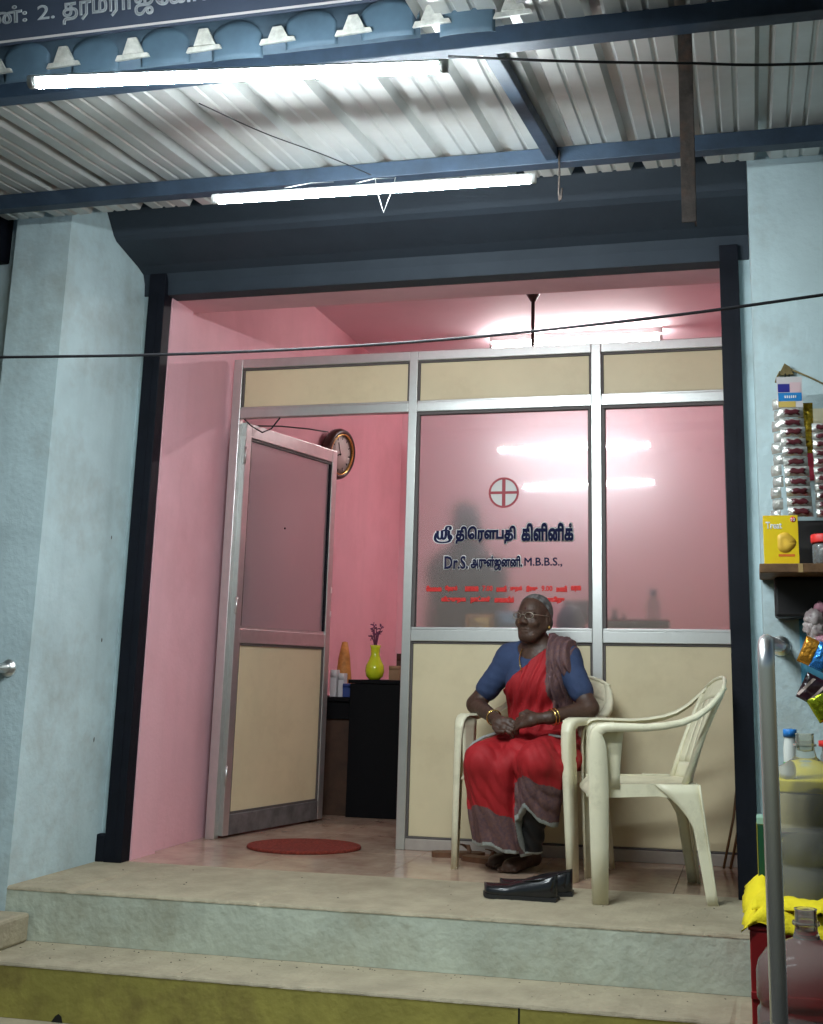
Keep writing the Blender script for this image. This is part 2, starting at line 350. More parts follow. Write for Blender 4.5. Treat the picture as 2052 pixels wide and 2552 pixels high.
# first word is a ligature: built from strokes
def ribbon_strokes(name, strokes, w, m, x0, z0, sx, sz, y, par):
    bm = bmesh.new()
    for q, S in enumerate(strokes):
        P = []
        n = len(S)
        for i in range(n - 1):
            p0, p1, p2, p3 = [np.array(S[max(0, min(n - 1, i + d))]) for d in (-1, 0, 1, 2)]
            for t in np.linspace(0, 1, 7)[: (7 if i == n - 2 else 6)]:
                P.append(.5 * ((2 * p1) + (-p0 + p2) * t + (2*p0 - 5*p1 + 4*p2 - p3) * t*t + (-p0 + 3*p1 - 3*p2 + p3) * t**3))
        vs = []
        for i, p in enumerate(P):
            d = P[min(i + 1, len(P) - 1)] - P[max(i - 1, 0)]; d = d * np.array([sx, sz]); d /= (np.linalg.norm(d) + 1e-9); nn = np.array([-d[1], d[0]])
            ww = w * (.62 + .55 * abs(d[1]))
            c = np.array([x0 + p[0] * sx, z0 + p[1] * sz])
            vs.append([bm.verts.new((c[0] + nn[0] * ww * s, y - .00012 * q, c[1] + nn[1] * ww * s)) for s in (-.5, .5)])
        for a, b in zip(vs[:-1], vs[1:]): bm.faces.new((a[0], a[1], b[1], b[0]))
    return from_bm(name, bm, m, par)
SRI = [[(.10, .70), (.10, .25), (.22, .04), (.36, .10), (.40, .30), (.40, .72)], [(.40, .16), (.50, .02), (.62, .14), (.66, .40), (.66, .72)],
       [(.40, .70), (.62, .72), (.86, .70)], [(.86, .70), (.86, .12), (.98, .02), (1.02, .22), (.90, .34)], [(.64, .72), (.72, 1.0), (.92, 1.02), (.96, .86), (.86, .80)],
       [(.02, .50), (-.06, .10), (.06, -.16), (.40, -.26), (.80, -.20), (.98, -.04)]]
for (nm, w, m_, yy) in (('lettering_outline', .021, wfilm, YT + .0006), ('lettering', .0125, navy, YT - .0006)):
    ribbon_strokes(nm, SRI, w, m_, px(1.160), 1.492, .078, .062, yy, PG)
ltext('தி\u0bc6ரளபதி', 1.262, 1.572, 1.468, 1.558, .055)
ltext('கிளினிக்', 1.600, 1.862, 1.478, 1.570, .055)
ltext('Dr.S.', 1.206, 1.330, 1.342, 1.408, .030, tamil=False)
ltext('அருள்ஜனனி.', 1.342, 1.606, 1.334, 1.408, .055)
ltext('M.B.B.S.,', 1.616, 1.806, 1.350, 1.398, .020, halo=False, tamil=False)
RED1 = [('\u0bc7வலை', 1.114, 1.196), ('\u0bc7நரம்', 1.212, 1.278), ('மாலை', 1.316, 1.386), ('7.00', 1.404, 1.458), ('மணி', 1.476, 1.528), ('முதல்', 1.546, 1.606), ('இரவு', 1.626, 1.684), ('9.00', 1.702, 1.758), ('மணி', 1.776, 1.830), ('வரை', 1.848, 1.899)]
for k, (b, x0, x1) in enumerate(RED1):
    dz = -.026 * (x0 - 1.114) / .78 * 0
    text('lettering', b, rfilm, PG, px(x0), px(x1), 1.228 + (.004 if b[0].isdigit() else 0), 1.260, YT, .11 if not b[0].isdigit() else .05, b[0].isdigit(), .0004)
for (b, x0, x1) in (('விடுமுறை', 1.194, 1.322), ('நாட்கள்', 1.344, 1.446), ('காலையில்', 1.466, 1.566), ('ஞாயிறு', 1.702, 1.818)):
    text('lettering', b, rfilm, PG, px(x0), px(x1), 1.172, 1.208, YT, .11, False, .0004)
# cross in a ring
cx, cz, rr = 1.508, 1.725, .078
v = []; f = []
for k in range(48):
    a = 2 * math.pi * k / 48
    for r_ in (rr, rr - .011): v.append((px(cx) + r_ * math.cos(a), YT - .0006, cz + r_ * math.sin(a)))
for k in range(48): f.append((2*k, 2*k+1, (2*k+3) % 96, (2*k+2) % 96))
mesh('emblem_ring', v, f, mfilm, PG)
v = [(px(cx) + (rr - .006) * math.cos(2 * math.pi * k / 48), YT, cz + (rr - .006) * math.sin(2 * math.pi * k / 48)) for k in range(48)]
mesh('emblem_disc', v, [tuple(range(48))], gfilm, PG)
box('emblem_cross', px(cx - .009), px(cx + .009), YT - .0005, YT - .0003, cz - rr + .006, cz + rr - .006, mfilm, PG)
box('emblem_cross', px(cx - rr + .006), px(cx + rr - .006), YT - .0009, YT - .0007, cz - .007, cz + .007, mfilm, PG)

# the open door (hinged at the left post, swung into the room)
dr = thing('aluminium_door', 'half glazed aluminium door standing open into the pink room', 'door', (.062, .815, .012), R(77))
DW, DH = .905, 2.125
box('stile', 0, .05, -.02, .02, 0, DH, alu, dr, bev=.003); box('stile', DW - .05, DW, -.02, .02, 0, DH, alu, dr, bev=.003)
box('door_rail', .05, DW - .05, -.019, .019, DH - .075, DH, alu, dr, bev=.003)
box('door_rail', .05, DW - .05, -.019, .019, .955, 1.03, alu, dr, bev=.003)
box('door_rail', .05, DW - .05, -.019, .019, 0, .10, mat('scuffed_aluminium', (.20, .20, .20), .5, metal=.6, var=.3, vscale=14), dr, bev=.003)
dl = box('laminate_panel', .062, DW - .062, -.006, .006, .112, .943, laminate, dr)
for (a, b, c, d, m_) in ((.05, DW-.05, .10, .112, gasket), (.05, DW-.05, .943, .955, gasket), (.05, .062, .112, .943, gasket), (DW-.062, DW-.05, .112, .943, gasket),
                     (.05, DW-.05, 1.03, 1.045, alu), (.05, DW-.05, DH-.09, DH-.075, gasket), (.05, .064, 1.045, DH-.09, gasket), (DW-.066, DW-.05, 1.045, DH-.09, black_m)):
    box('glazing_bead', a, b, -.013, .013, c, d, m_, dr)
dg_ = box('glass_pane', .0645, DW - .0665, -.003, .003, 1.0455, DH - .0905, glass_d, dr)
lathe('knob_hole', [(.0001, 0), (.006, 0), (.006, .004), (.0001, .005)], black_m, dg_, 10).matrix_local = Matrix.Translation((.42, -.003, 1.60)) @ Matrix.Rotation(R(90), 4, 'X')
for z in (1.13, 1.27): box('lock_plate', DW - .012, DW + .003, -.0225, .012, z, z + .035, chrome, dr, bev=.002)
for z in (.25, 1.1, 1.9): tube('hinge', [(-.004, -.024, z), (-.004, -.024, z + .09)], .007, alu, dr)
hv = [(.07, -.03, DH + .004)]
tube('door_closer_arm', [(.12, .0, DH + .006), (.20, -.10, DH + .012), (.33, -.20, DH + .014), (.46, -.24, DH + .018)], .004, gasket, dr, 6)
tag(tube('trailing_wire', [(.28, .79, 2.152), (.22, .82, 2.10), (.16, .84, 2.085), (.10, .83, 2.12), (.07, .80, 2.152)], .004, wire_m), 'thin dark wire drooping over the open door', 'wire')

# ------------------------------------------------------------------ awning
aw = thing('awning', 'corrugated metal awning on blue steel beams over the entrance', 'awning', (1.4, -.98, 2.657))
ax = lambda x, y, z: (x - 1.4, y + .98, z - 2.657)
YB, ZB, YF, ZF = -.979, 2.657, -1.948, 2.585
def abox(name, x0, x1, y0, y1, z0, z1, m, bev=.003):
    a = ax(x0, y0, z0); b = ax(x1, y1, z1); return box(name, a[0], b[0], a[1], b[1], a[2], b[2], m, aw, bev=bev)
abox('beam', -2.4, 4.3, YB - .025, YB + .03, ZB, ZB + .062, steel_blue)
abox('beam', -1.8, 4.3, YF - .025, YF + .03, ZF, ZF + .060, steel_blue)
SL = .0812
def roof_z(y): return ZB + .065 + SL * (y - YB)
a = Vector(ax(2.017, YF + .032, roof_z(YF + .032) - .006)); b = Vector(ax(2.051, YB - .027, roof_z(YB - .027) - .006))
rf = bmesh.new(); bm_box(rf, -.022, .022, 0, (b - a).length, -.045, 0, .003)
ro = from_bm('rafter', rf, steel_blue, aw); ro.location = a; ro.rotation_euler = (math.atan2(b.z - a.z, b.y - a.y), 0, -math.atan2(b.x - a.x, b.y - a.y))
a2 = (3.40 - 2.017)
r2_ = bpy.data.objects.new('rafter', ro.data); COL.objects.link(r2_); r2_.parent = aw; r2_.location = a + Vector((a2, 0, 0)); r2_.rotation_euler = ro.rotation_euler
# roof sheets: trapezoid ribs every 0.205 m, small stiffener beads in the pans
PITCH = .2327
def sheet_profile(n):
    P = []
    for i in range(n):
        o = i * PITCH
        P += [(o, 0), (o + .014, .032), (o + .043, .032), (o + .059, 0), (o + .104, 0), (o + .110, .006), (o + .117, .006), (o + .123, 0), (o + .161, 0), (o + .167, .006), (o + .174, .006), (o + .180, 0)]
    P.append((n * PITCH, 0)); P.append((n * PITCH + .012, .028))
    return P
def make_sheet(x0, n, y0, y1, dz, m):
    pr = sheet_profile(n); k = len(pr); v = []; f = []
    ys = np.linspace(y0, y1, 8)
    for j, y in enumerate(ys):
        for (x, h) in pr:
            wob = .0025 * noise.noise((x * 3 + x0 * 5, y * 3, dz * 100))
            v.append(ax(x0 + x, y, roof_z(y) + h + dz + wob))
    for j in range(len(ys) - 1):
        for i in range(k - 1): f.append((j*k+i, j*k+i+1, (j+1)*k+i+1, (j+1)*k+i))
    return mesh('roof_sheet', v, f, m, aw)
for q in range(6):
    x0 = -2.812 + q * 5 * PITCH
    yfront = -2.025 if x0 < 1.5 else -2.74
    make_sheet(x0, 5, yfront, -.684 + (.006 if q % 2 else -.004), .0006 + .0018 * (q % 2), sheet_m)
# blue scalloped valance along the front edge at the left, leaning out, and the white rib ends between the scallops
cap_m = mat('dirty_white_sheet', (.48, .48, .44), .6, var=.3, vscale=30, stain=(.25, .22, .16), stain_amt=.6, stain_scale=12)
va = bpy.data.objects.new('valance', None); COL.objects.link(va); va.parent = aw; va.location = ax(.882, -2.063, 2.580); va.rotation_euler = (R(12), 0, 0)
for q in range(9):
    xc = -.278 - .462 + q * .231
    def dome(u, v, xc=xc):
        t = (u - .5) * 2; top = .060 + (.052 + .013 * noise.noise((xc * 7, 3, 1))) * math.sqrt(max(0, 1 - (t * .985) ** 2))
        bul = -.012 * math.sqrt(max(0, 1 - t * t)) * (.35 + .65 * math.cos(v * 1.4))
        return (xc + t * .080, bul, top * v)
    sc_ = sheet('scallop', dome, 17, 7, sheet_b, va, th=.002); sc_.rotation_euler = (0, random.uniform(-.02, .02), 0); sc_.location.z = random.uniform(-.006, .005)
    xt = xc + .134
    prism('rib_end', [(xt - .034, .039), (xt + .034, .039), (xt + .0125, .084), (xt - .015, .084)], -.016, -.007, cap_m, va, axis='y').scale = (1, 1, random.uniform(.82, 1.08))
    prism('rib_lip', [(xt - .057, .023), (xt + .054, .027), (xt + .049, .0385), (xt - .049, .0385)], -.020, -.009, cap_m, va, axis='y')
sheet('flashing', lambda u, v: (-1.3 + 2.27 * u, .004, .0 + .13 * v), 2, 2, mat('slate_blue_sheet', (.07, .11, .15), .6, var=.3), va, th=.002)
# hanging angle-iron strut
stt = thing('hanging_strut', 'rusty steel angle hanging down from the front beam at right', 'strut', (2.578, -1.897, 2.037))
box('flange', -.019, .019, 0, .005, 0, .66, rust, stt); box('web', .0145, .0195, .006, .038, 0, .66, rust, stt)
hk = thing('hanging_hook', 'thin metal hook hanging below the rear beam', 'hook', (2.079, -1.015, 2.499))
tube('shank', [(0, 0, .20), (.002, 0, .11), (0, -.004, .03), (.004, -.006, 0), (.009, -.005, .012), (.012, -.003, .05)], .0042, rust, hk, 6)
# sign board above the awning edge
sg = thing('address_sign', 'dark slate sign board with grey Tamil address above the awning edge', 'sign', (.882, -2.091, 2.692)); sg.rotation_euler = (R(12), 0, 0)
board = box('board', -1.6, 1.04, 0, .03, 0, .70, mat('sign_slate', (.05, .065, .10), .55, var=.1), sg, bev=.002)
box('border_line', -1.58, 1.02, -.0025, -.0005, .007, .014, gfilm, sg)
sgm = mat('sign_letters', (.42, .45, .47), .6)
for (b, x0, x1, z0, z1, fl_) in (('ண்:', .716, .862, 2.526, 2.575, False), ('2.', .893, .945, 2.526, 2.566, True), ('தர்மராஜ\u0bc7காவில்', .968, 1.50, 2.505, 2.582, False)):
    text('lettering', b, sgm, sg, (x0 - 1.1) * 1.135, (x1 - 1.1) * 1.135, (z0 - 2.470) * 1.135, (z1 - 2.470) * 1.135, -.0006, .035 if not fl_ else .012, fl_, .002)

# ------------------------------------------------------------------ lamps
def tube_lamp(p0, p1, label, strength, col, wires=(), rad=.017, bare=False):
    p0, p1 = Vector(p0), Vector(p1); mid = (p0 + p1) / 2; d = p1 - p0; Ln = d.length; rz = math.atan2(d.y, d.x)
    t = thing('tube_light', label, 'lamp', mid, rz)
    em = mat('lamp_glow_%g' % strength, (1, 1, 1), .4, emit=col, estr=strength)
    hl = Ln/2 - .02; arc = [(rad * math.cos(a), rad * math.sin(a)) for a in np.linspace(R(172), R(368), 17)]
    V = [(x, y, z) for x in (-hl, hl) for (y, z) in arc]; k = len(arc)
    if bare:
        tube('lamp_tube', [(-hl, 0, 0), (hl, 0, 0)], rad, em, t, 12); box('batten', -Ln/2, Ln/2, -.014, .014, .030, .071, white_pl, t, bev=.003)
    else:
        mesh('lamp_diffuser', V, [(i, i + 1, k + i + 1, k + i) for i in range(k - 1)], em, t, True)
        box('housing', -Ln/2 + .01, Ln/2 - .01, -rad * 1.03, rad * 1.03, .0035, .011, white_pl, t, bev=.002)
    for s in (-1, 1): tube('end_cap', [(s * (Ln/2 - .022), 0, 0), (s * Ln/2, 0, 0)], rad * 1.04, white_pl, t, 16)
    for w in wires: tube('hanging_wire', w, .0014, white_pl, t, 6)
    return t
cool = (.86, .96, 1.0)
tube_lamp((.955, -2.532, 2.290), (2.026, -2.396, 2.290), 'lit white tube lamp under the front beam of the awning', TUBE_OUT, cool, [])
tube_lamp((.967, -1.504, 2.395), (2.077, -1.465, 2.395), 'lit white tube lamp hanging under the rear awning beam near the shutter hood', TUBE_OUT, cool,
          [[(-.05, 0, .024), (-.06, .25, .15), (-.06, .50, .262)], [(-.30, .0, .024), (-.30, .25, .15), (-.30, .50, .262)], [(.02, -.012, .03), (.03, -.02, -.02), (.055, -.02, -.095), (.08, -.02, -.02), (.09, -.012, .03)]])
tube_lamp((.960, 2.87, 3.098), (2.170, 2.850, 3.098), 'lit tube lamp on the pink ceiling inside the clinic', TUBE_IN, (1.0, .97, .96), bare=True)

# ------------------------------------------------------------------ cables
def cable(pts, r, label):
    P = []
    n = len(pts)
    for i in range(n - 1):
        p0, p1, p2, p3 = [np.array(pts[max(0, min(n - 1, i + d))], float) for d in (-1, 0, 1, 2)]
        for t in np.linspace(0, 1, 10)[: (10 if i == n - 2 else 9)]:
            P.append(.5 * ((2*p1) + (-p0 + p2)*t + (2*p0 - 5*p1 + 4*p2 - p3)*t*t + (-p0 + 3*p1 - 3*p2 + p3)*t**3))
    return tag(tube('cable', P, r, wire_m, None, 8), label, 'cable')
cable([(-2.6, -1.6, 2.02), (-1.2, -1.6, 1.90), (.273, -1.6, 1.843), (1.0, -1.6, 1.822), (1.682, -1.6, 1.824), (2.3, -1.6, 1.852), (2.937, -1.6, 1.905), (4.2, -1.6, 2.04)], .0048, 'black cable sagging right across the doorway')
cable([(2.0, -2.30, 2.372), (2.3, -2.30, 2.325), (2.6, -2.30, 2.286), (2.916, -2.30, 2.25), (4.0, -2.30, 2.18)], .0036, 'thin black cable running right from the front tube lamp')
cable([(1.00, -1.717, 2.640), (1.13, -1.49, 2.632), (1.268, -1.263, 2.640), (1.37, -1.036, 2.654)], .0022, 'thin loose wire under the corrugated sheets')

# ------------------------------------------------------------------ hand rails
def handrail(p, q, base, label):
    """pipe from wall flange p, out to q over the street side, then down to base"""
    t = thing('handrail', label, 'railing', (q[0], q[1], base)); o = Vector((q[0], q[1], base)); p = Vector(p) - o; q = Vector(q) - o
    d = (p - q).normalized(); c = .06; pts = [p + d * -.003]
    for k in range(0, 9):
        a = k / 8 * math.pi / 2; pts.append(q + d * (c - c * math.sin(a)) + Vector((0, 0, -c + c * math.cos(a))))
    pts += [Vector((0, 0, q.z * .5)), Vector((0, 0, 0))]
    tube('pipe', pts, .0195, chrome, t, 24)
    rot = Vector((0, -1, 0)).rotation_difference(Vector((0, -1, 0))).to_matrix().to_4x4()
    lathe('wall_flange', [(.001, 0), (.036, 0), (.036, .004), (.032, .009), (.026, .013), (.021, .020), (.001, .020)], chrome, t, 24).matrix_local = Matrix.Translation(p) @ Matrix.Rotation(R(90), 4, 'X')
    lathe('floor_flange', [(.001, 0), (.04, 0), (.038, .008), (.024, .014), (.001, .014)], chrome, t, 24)
handrail((2.800, YE, .943), (2.738, -2.05, .914), ZG, 'polished steel handrail bending down in front of the shelf goods')
handrail((-.217, YE, .821), (-.26, -2.05, .80), ZG, 'polished steel handrail end fixed to the left pillar')

# ------------------------------------------------------------------ plastic armchairs
def mirror_data(v, f): return [(-p[0], p[1], p[2]) for p in v], [tuple(q[::-1]) for q in f]
def make_chair(label, loc, rz):
    t = thing('plastic_chair', label, 'chair', loc, rz, 'ivory plastic armchairs')
    # arm + front leg: one swept angle section
    path = [(.285, -.205, 0), (.279, -.212, .2), (.272, -.218, .42), (.268, -.219, .55), (.268, -.214, .60), (.269, -.202, .632), (.271, -.180, .650), (.273, -.15, .656), (.276, -.08, .655), (.278, .0, .654), (.278, .07, .660), (.275, .135, .672), (.267, .19, .692), (.254, .238, .723), (.232, .280, .762), (.203, .312, .797)]
    wid = [.030, .032, .035, .038, .044, .050, .055, .058, .059, .058, .054, .048, .042, .036, .030, .024]
    lip = [.058, .068, .076, .072, .060, .048, .040, .035, .031, .028, .026, .024, .022, .020, .018, .016]
    n = len(path); V = []; F = []; K = 8
    for i, p in enumerate(path):
        p = Vector(p); a = Vector(path[max(0, i-1)]); b = Vector(path[min(n-1, i+1)]); tg = (b - a).normalized()
        bn = Vector((1, 0, 0)); bn = (bn - tg * bn.dot(tg)).normalized(); nn = bn.cross(tg)
        w, l, th = wid[i], lip[i], .006
        cr = min(.008, w * .2)
        for (u, q) in ((-w/2, -cr), (-w/2 + cr, 0), (w/2 - cr, 0), (w/2, -cr), (w/2, -l), (w/2 - th, -l), (w/2 - th, -th - .002), (-w/2, -th - .004)):
            V.append(p + bn * u + nn * q)
    for i in range(n - 1):
        for k in range(K): F.append((i*K+k, i*K+(k+1) % K, (i+1)*K+(k+1) % K, (i+1)*K+k))
    F.append(tuple(range(K))[::-1]); F.append(tuple((n-1)*K+k for k in range(K)))
    SPLIT = 4                       # rings 0..SPLIT make the leg, the rest the arm rest
    for s in (1, -1):
        for nm, r0, r1 in (('front_leg', 0, SPLIT), ('armrest', SPLIT, n - 1)):
            vv = V[r0*K:(r1+1)*K]; ff = [tuple(q - r0*K for q in fc) for fc in F if min(fc) >= r0*K and max(fc) < (r1+1)*K]
            if s < 0: vv, ff = mirror_data(vv, ff)
            mesh(nm, vv, ff, ivory, t, True)
        # arm panel behind the front leg
        v, f = grid_data(lambda u, w, s=s: (s * (.243 + .012 * w), -.196 + (.10 + .02 * w * w) * u, .41 + .235 * w), 5, 6, .005)
        mesh('arm_panel', v, f, ivory, t, True)
        # side apron and rear leg
        ap = [(-.20, .425), (.19, .43), (.20, .36), (.13, .375), (.05, .385), (-.20, .372)]
        prism('apron', ap, s * .232, s * .238, ivory, t)
        def rl(u, w, s=s):                     # back face of the rear leg
            z = .43 * (1 - w); yy = .205 + .055 * w; half = .046 - .022 * w
            return (s * (.205 + .035 * w + (u - .5) * 2 * half * s * s), yy + .010 * abs(u - .5), z)
        v, f = grid_data(rl, 5, 8, .006); lg = mesh('rear_leg', v, f, ivory, t, True)
        def rs(u, w, s=s):                     # side face of the rear leg, wide at the top
            z = .43 * (1 - w); yb = .207 + .055 * w; yf = yb - (.12 * max(0, 1 - w * 2.6) ** 1.6 + .052 - .014 * w)
            return (s * (.244 + .018 * w), yb + (yf - yb) * u, z)
        v, f = grid_data(rs, 5, 12, .005); mesh('leg_web', v, f, ivory, lg, True)
    def seat(u, v):
        x = (u - .5) * 2; y = -.235 + .435 * v
        dish = -.018 * (1 - x * x) * math.sin(math.pi * min(1, v * 1.05))
        drop = -.040 * max(0, 1 - v / .13) ** 2
        edge = -.012 * max(0, abs(x) - .85) / .15
        return (x * (.243 - .022 * v), y + .012 * x * x * (1 - v), .430 + dish + drop + edge)
    sheet('seat', seat, 19, 19, ivory, t, th=.006)
    def bk(x, v):
        w = .185 + .035 * v; top = .832 - .045 * abs(x) ** 2.4
        z = .425 + (top - .425) * v
        return (x * w, .205 + .115 * v + .025 * v * v - .045 * x * x * (1 - .25 * v), z)
    sheet('backrest', lambda u, v: bk((u - .5) * 2, .80 + .20 * v), 21, 5, ivory, t, th=.006)
    sheet('backrest', lambda u, v: bk((u - .5) * 2, .17 * v), 21, 4, ivory, t, th=.006)
    for k in range(7):
        c = (k - 3) / 3 * .87; hw = .1425
        sheet('slat', lambda u, v, c=c: bk(c + (u - .5) * 2 * hw, .168 + .634 * v), 4, 9, ivory, t, th=.006)
    for s in (-1, 1):
        tube('back_post', [bk(s * 1.0, .0), bk(s * 1.02, .25), bk(s * 1.04, .5), bk(s * 1.03, .75), bk(s * 1.0, .97)], [.014, .012, .011, .011, .012], ivory, t, 8)
    tube('top_rim', [bk(x, 1.0) for x in np.linspace(-1, 1, 17)], .008, ivory, t, 8)
    return t
make_chair('empty ivory plastic armchair facing left, beside the right shutter guide', (2.24, .02, .0), R(-79))
CH = (1.742, .400, .0); CHR = R(-19.3)
make_chair('ivory plastic armchair the woman in the red saree sits on', CH, CHR)

# ------------------------------------------------------------------ figure tools: distance fields -> surface nets
class Field:
    def __init__(s, lo, hi, h):
        s.h = h; s.lo = np.array(lo, float); n = np.ceil((np.array(hi) - s.lo) / h).astype(int) + 1
        s.ax = [s.lo[i] + h * np.arange(n[i]) for i in range(3)]; s.n = n
        s.D = np.full(n, .5, np.float32)
    def _sl(s, lo, hi):
        i0 = np.clip(np.floor((np.array(lo) - s.lo) / s.h).astype(int), 0, s.n - 1); i1 = np.clip(np.ceil((np.array(hi) - s.lo) / s.h).astype(int) + 1, 1, s.n)
        if np.any(i1 <= i0): return None, None
        sl = tuple(slice(a, b) for a, b in zip(i0, i1))
        return sl, np.meshgrid(*[s.ax[k][sl[k]].astype(np.float32) for k in range(3)], indexing='ij')
    def _mix(s, sl, d, k, sub):
        a = s.D[sl]
        if sub:
            d = -d; h = np.clip(.5 + .5 * (d - a) / k, 0, 1); s.D[sl] = a + (d - a) * h + k * h * (1 - h)
        else:
            h = np.clip(.5 + .5 * (a - d) / k, 0, 1); s.D[sl] = a + (d - a) * h - k * h * (1 - h)
    def cap(s, a, b, ra, rb=None, k=.02, sub=False):
        rb = ra if rb is None else rb; a = np.array(a, float); b = np.array(b, float); m = max(ra, rb) + k * 1.5 + s.h * 3
        sl, g = s._sl(np.minimum(a, b) - m, np.maximum(a, b) + m)
        if sl is None: return s
        d = b - a; L2 = max(1e-9, d @ d)
        t = np.clip(((g[0]-a[0])*d[0] + (g[1]-a[1])*d[1] + (g[2]-a[2])*d[2]) / L2, 0, 1)
        dist = np.sqrt((g[0]-a[0]-t*d[0])**2 + (g[1]-a[1]-t*d[1])**2 + (g[2]-a[2]-t*d[2])**2) - (ra + (rb - ra) * t)
        s._mix(sl, dist, k, sub); return s
    def ell(s, c, r, k=.02, sub=False, rz=0., rx=0.):
        c = np.array(c, float); r = np.array(r, float); m = r.max() + k * 1.5 + s.h * 3
        sl, g = s._sl(c - m, c + m)
        if sl is None: return s
        x, y, z = g[0]-c[0], g[1]-c[1], g[2]-c[2]
        if rz: x, y = x*math.cos(rz) + y*math.sin(rz), -x*math.sin(rz) + y*math.cos(rz)
        if rx: y, z = y*math.cos(rx) + z*math.sin(rx), -y*math.sin(rx) + z*math.cos(rx)
        k0 = np.sqrt((x/r[0])**2 + (y/r[1])**2 + (z/r[2])**2) + 1e-6; k1 = np.sqrt((x/r[0]**2)**2 + (y/r[1]**2)**2 + (z/r[2]**2)**2) + 1e-6
        s._mix(sl, k0 * (k0 - 1) / k1, k, sub); return s
    def xyz(s): return np.meshgrid(*[a.astype(np.float32) for a in s.ax], indexing='ij', sparse=True)
    def nets(s):
        D = s.D; n = s.n; ins = D < 0
        cnt = np.zeros(n - 1, np.int8)
        for dx in (0, 1):
            for dy in (0, 1):
                for dz in (0, 1): cnt += ins[dx:n[0]-1+dx, dy:n[1]-1+dy, dz:n[2]-1+dz]
        I = np.argwhere((cnt > 0) & (cnt < 8)); 
        C8 = [(a, b, c) for a in (0, 1) for b in (0, 1) for c in (0, 1)]
        val = np.stack([D[I[:, 0]+a, I[:, 1]+b, I[:, 2]+c] for a, b, c in C8], 1)
        acc = np.zeros((len(I), 3)); num = np.zeros(len(I))
        for i, p in enumerate(C8):
            for j, q in enumerate(C8):
                if j > i and sum(abs(u - w) for u, w in zip(p, q)) == 1:
                    mk = (val[:, i] < 0) != (val[:, j] < 0); t = val[mk, i] / (val[mk, i] - val[mk, j])
                    acc[mk] += np.array(p) + t[:, None] * (np.array(q) - np.array(p)); num[mk] += 1
        V = s.lo + s.h * (I + acc / num[:, None])
        idx = np.full(n - 1, -1, np.int64); idx[I[:, 0], I[:, 1], I[:, 2]] = np.arange(len(I))
        Q = []
        for axn in range(3):
            o1, o2 = [(1, 2), (2, 0), (0, 1)][axn]
            sa = [slice(None)] * 3; sb = [slice(None)] * 3; sa[axn] = slice(0, -1); sb[axn] = slice(1, None)
            ch = np.argwhere(ins[tuple(sa)] != ins[tuple(sb)])
            ok = (ch[:, o1] > 0) & (ch[:, o2] > 0) & (ch[:, o1] < n[o1] - 1) & (ch[:, o2] < n[o2] - 1); ch = ch[ok]
            def at(d1, d2):
                e = ch.copy(); e[:, o1] -= d1; e[:, o2] -= d2; return idx[e[:, 0], e[:, 1], e[:, 2]]
            q = np.stack([at(1, 1), at(0, 1), at(0, 0), at(1, 0)], 1)
            fl_ = ~ins[ch[:, 0], ch[:, 1], ch[:, 2]]; q[fl_] = q[fl_][:, ::-1]
            Q.append(q)
        Q = np.concatenate(Q); Q = Q[(Q >= 0).all(1)]
        return V, Q
def net_obj(name, F, m, parent, fmat=None, relax=1):
    V, Q = F.nets()
    for _ in range(relax):       # one light smoothing pass removes grid stepping
        A = np.zeros_like(V); c = np.zeros(len(V))
        for i in range(4):
            a, b = Q[:, i], Q[:, (i + 1) % 4]; np.add.at(A, a, V[b]); np.add.at(c, a, 1); np.add.at(A, b, V[a]); np.add.at(c, b, 1)
        c[c == 0] = 1; V = V * .5 + A / c[:, None] * .5
    me = bpy.data.meshes.new(name); me.vertices.add(len(V)); me.vertices.foreach_set('co', V.ravel())
    me.loops.add(len(Q) * 4); me.loops.foreach_set('vertex_index', Q.ravel().astype(np.int32))
    me.polygons.add(len(Q)); me.polygons.foreach_set('loop_start', np.arange(0, len(Q) * 4, 4, dtype=np.int32)); me.polygons.foreach_set('loop_total', np.full(len(Q), 4, np.int32))
    if fmat is not None: me.polygons.foreach_set('material_index', fmat(V[Q].mean(1)).astype(np.int32))
    me.update(calc_edges=True); me.validate()
    return finish(name, me, m, parent, True)

# ------------------------------------------------------------------ the seated woman (chair frame: x right, -y forward, z up)
pw = thing('person', 'elderly person in a red saree and dark blue blouse sitting with folded hands', 'person', (CH[0], CH[1], 0), CHR)
skin = mat('dark_skin', (.066, .033, .021), .48, var=.22, vscale=22, bump=.25, bscale=110)
hair_m = mat('grey_hair', (.045, .042, .04), .6, col2=(.17, .165, .16), vscale=45, bump=.3, bscale=160)
blouse_m = mat('navy_blouse', (.030, .050, .115), .8, var=.12, vscale=25, bump=.15, bscale=220)
red_s = mat('red_saree', (.34, .008, .012), .72, var=.14, vscale=9, bump=.15, bscale=240)
bord = mat('purple_woven_border', (.095, .052, .064), .75, col2=(.17, .085, .07), vscale=70, bump=.25, bscale=200)
wedge = mat('pale_saree_edge', (.30, .32, .30), .7, var=.2, vscale=40)
blackc = mat('black_petticoat', (.008, .008, .009), .7)
RS, RE, RW = (-.160, .055, .900), (-.318, .010, .692), (-.105, -.165, .640)
LS, LE, LW = (.132, .055, .900), (.270, .010, .692), (.165, -.155, .652)
RH, LH = (-.090, .05, .50), (.090, .05, .50)
RK, LK = (-.090, -.295, .475), (.165, -.275, .485)
RA, LA = (-.115, .050, .075), (-.005, -.010, .080)
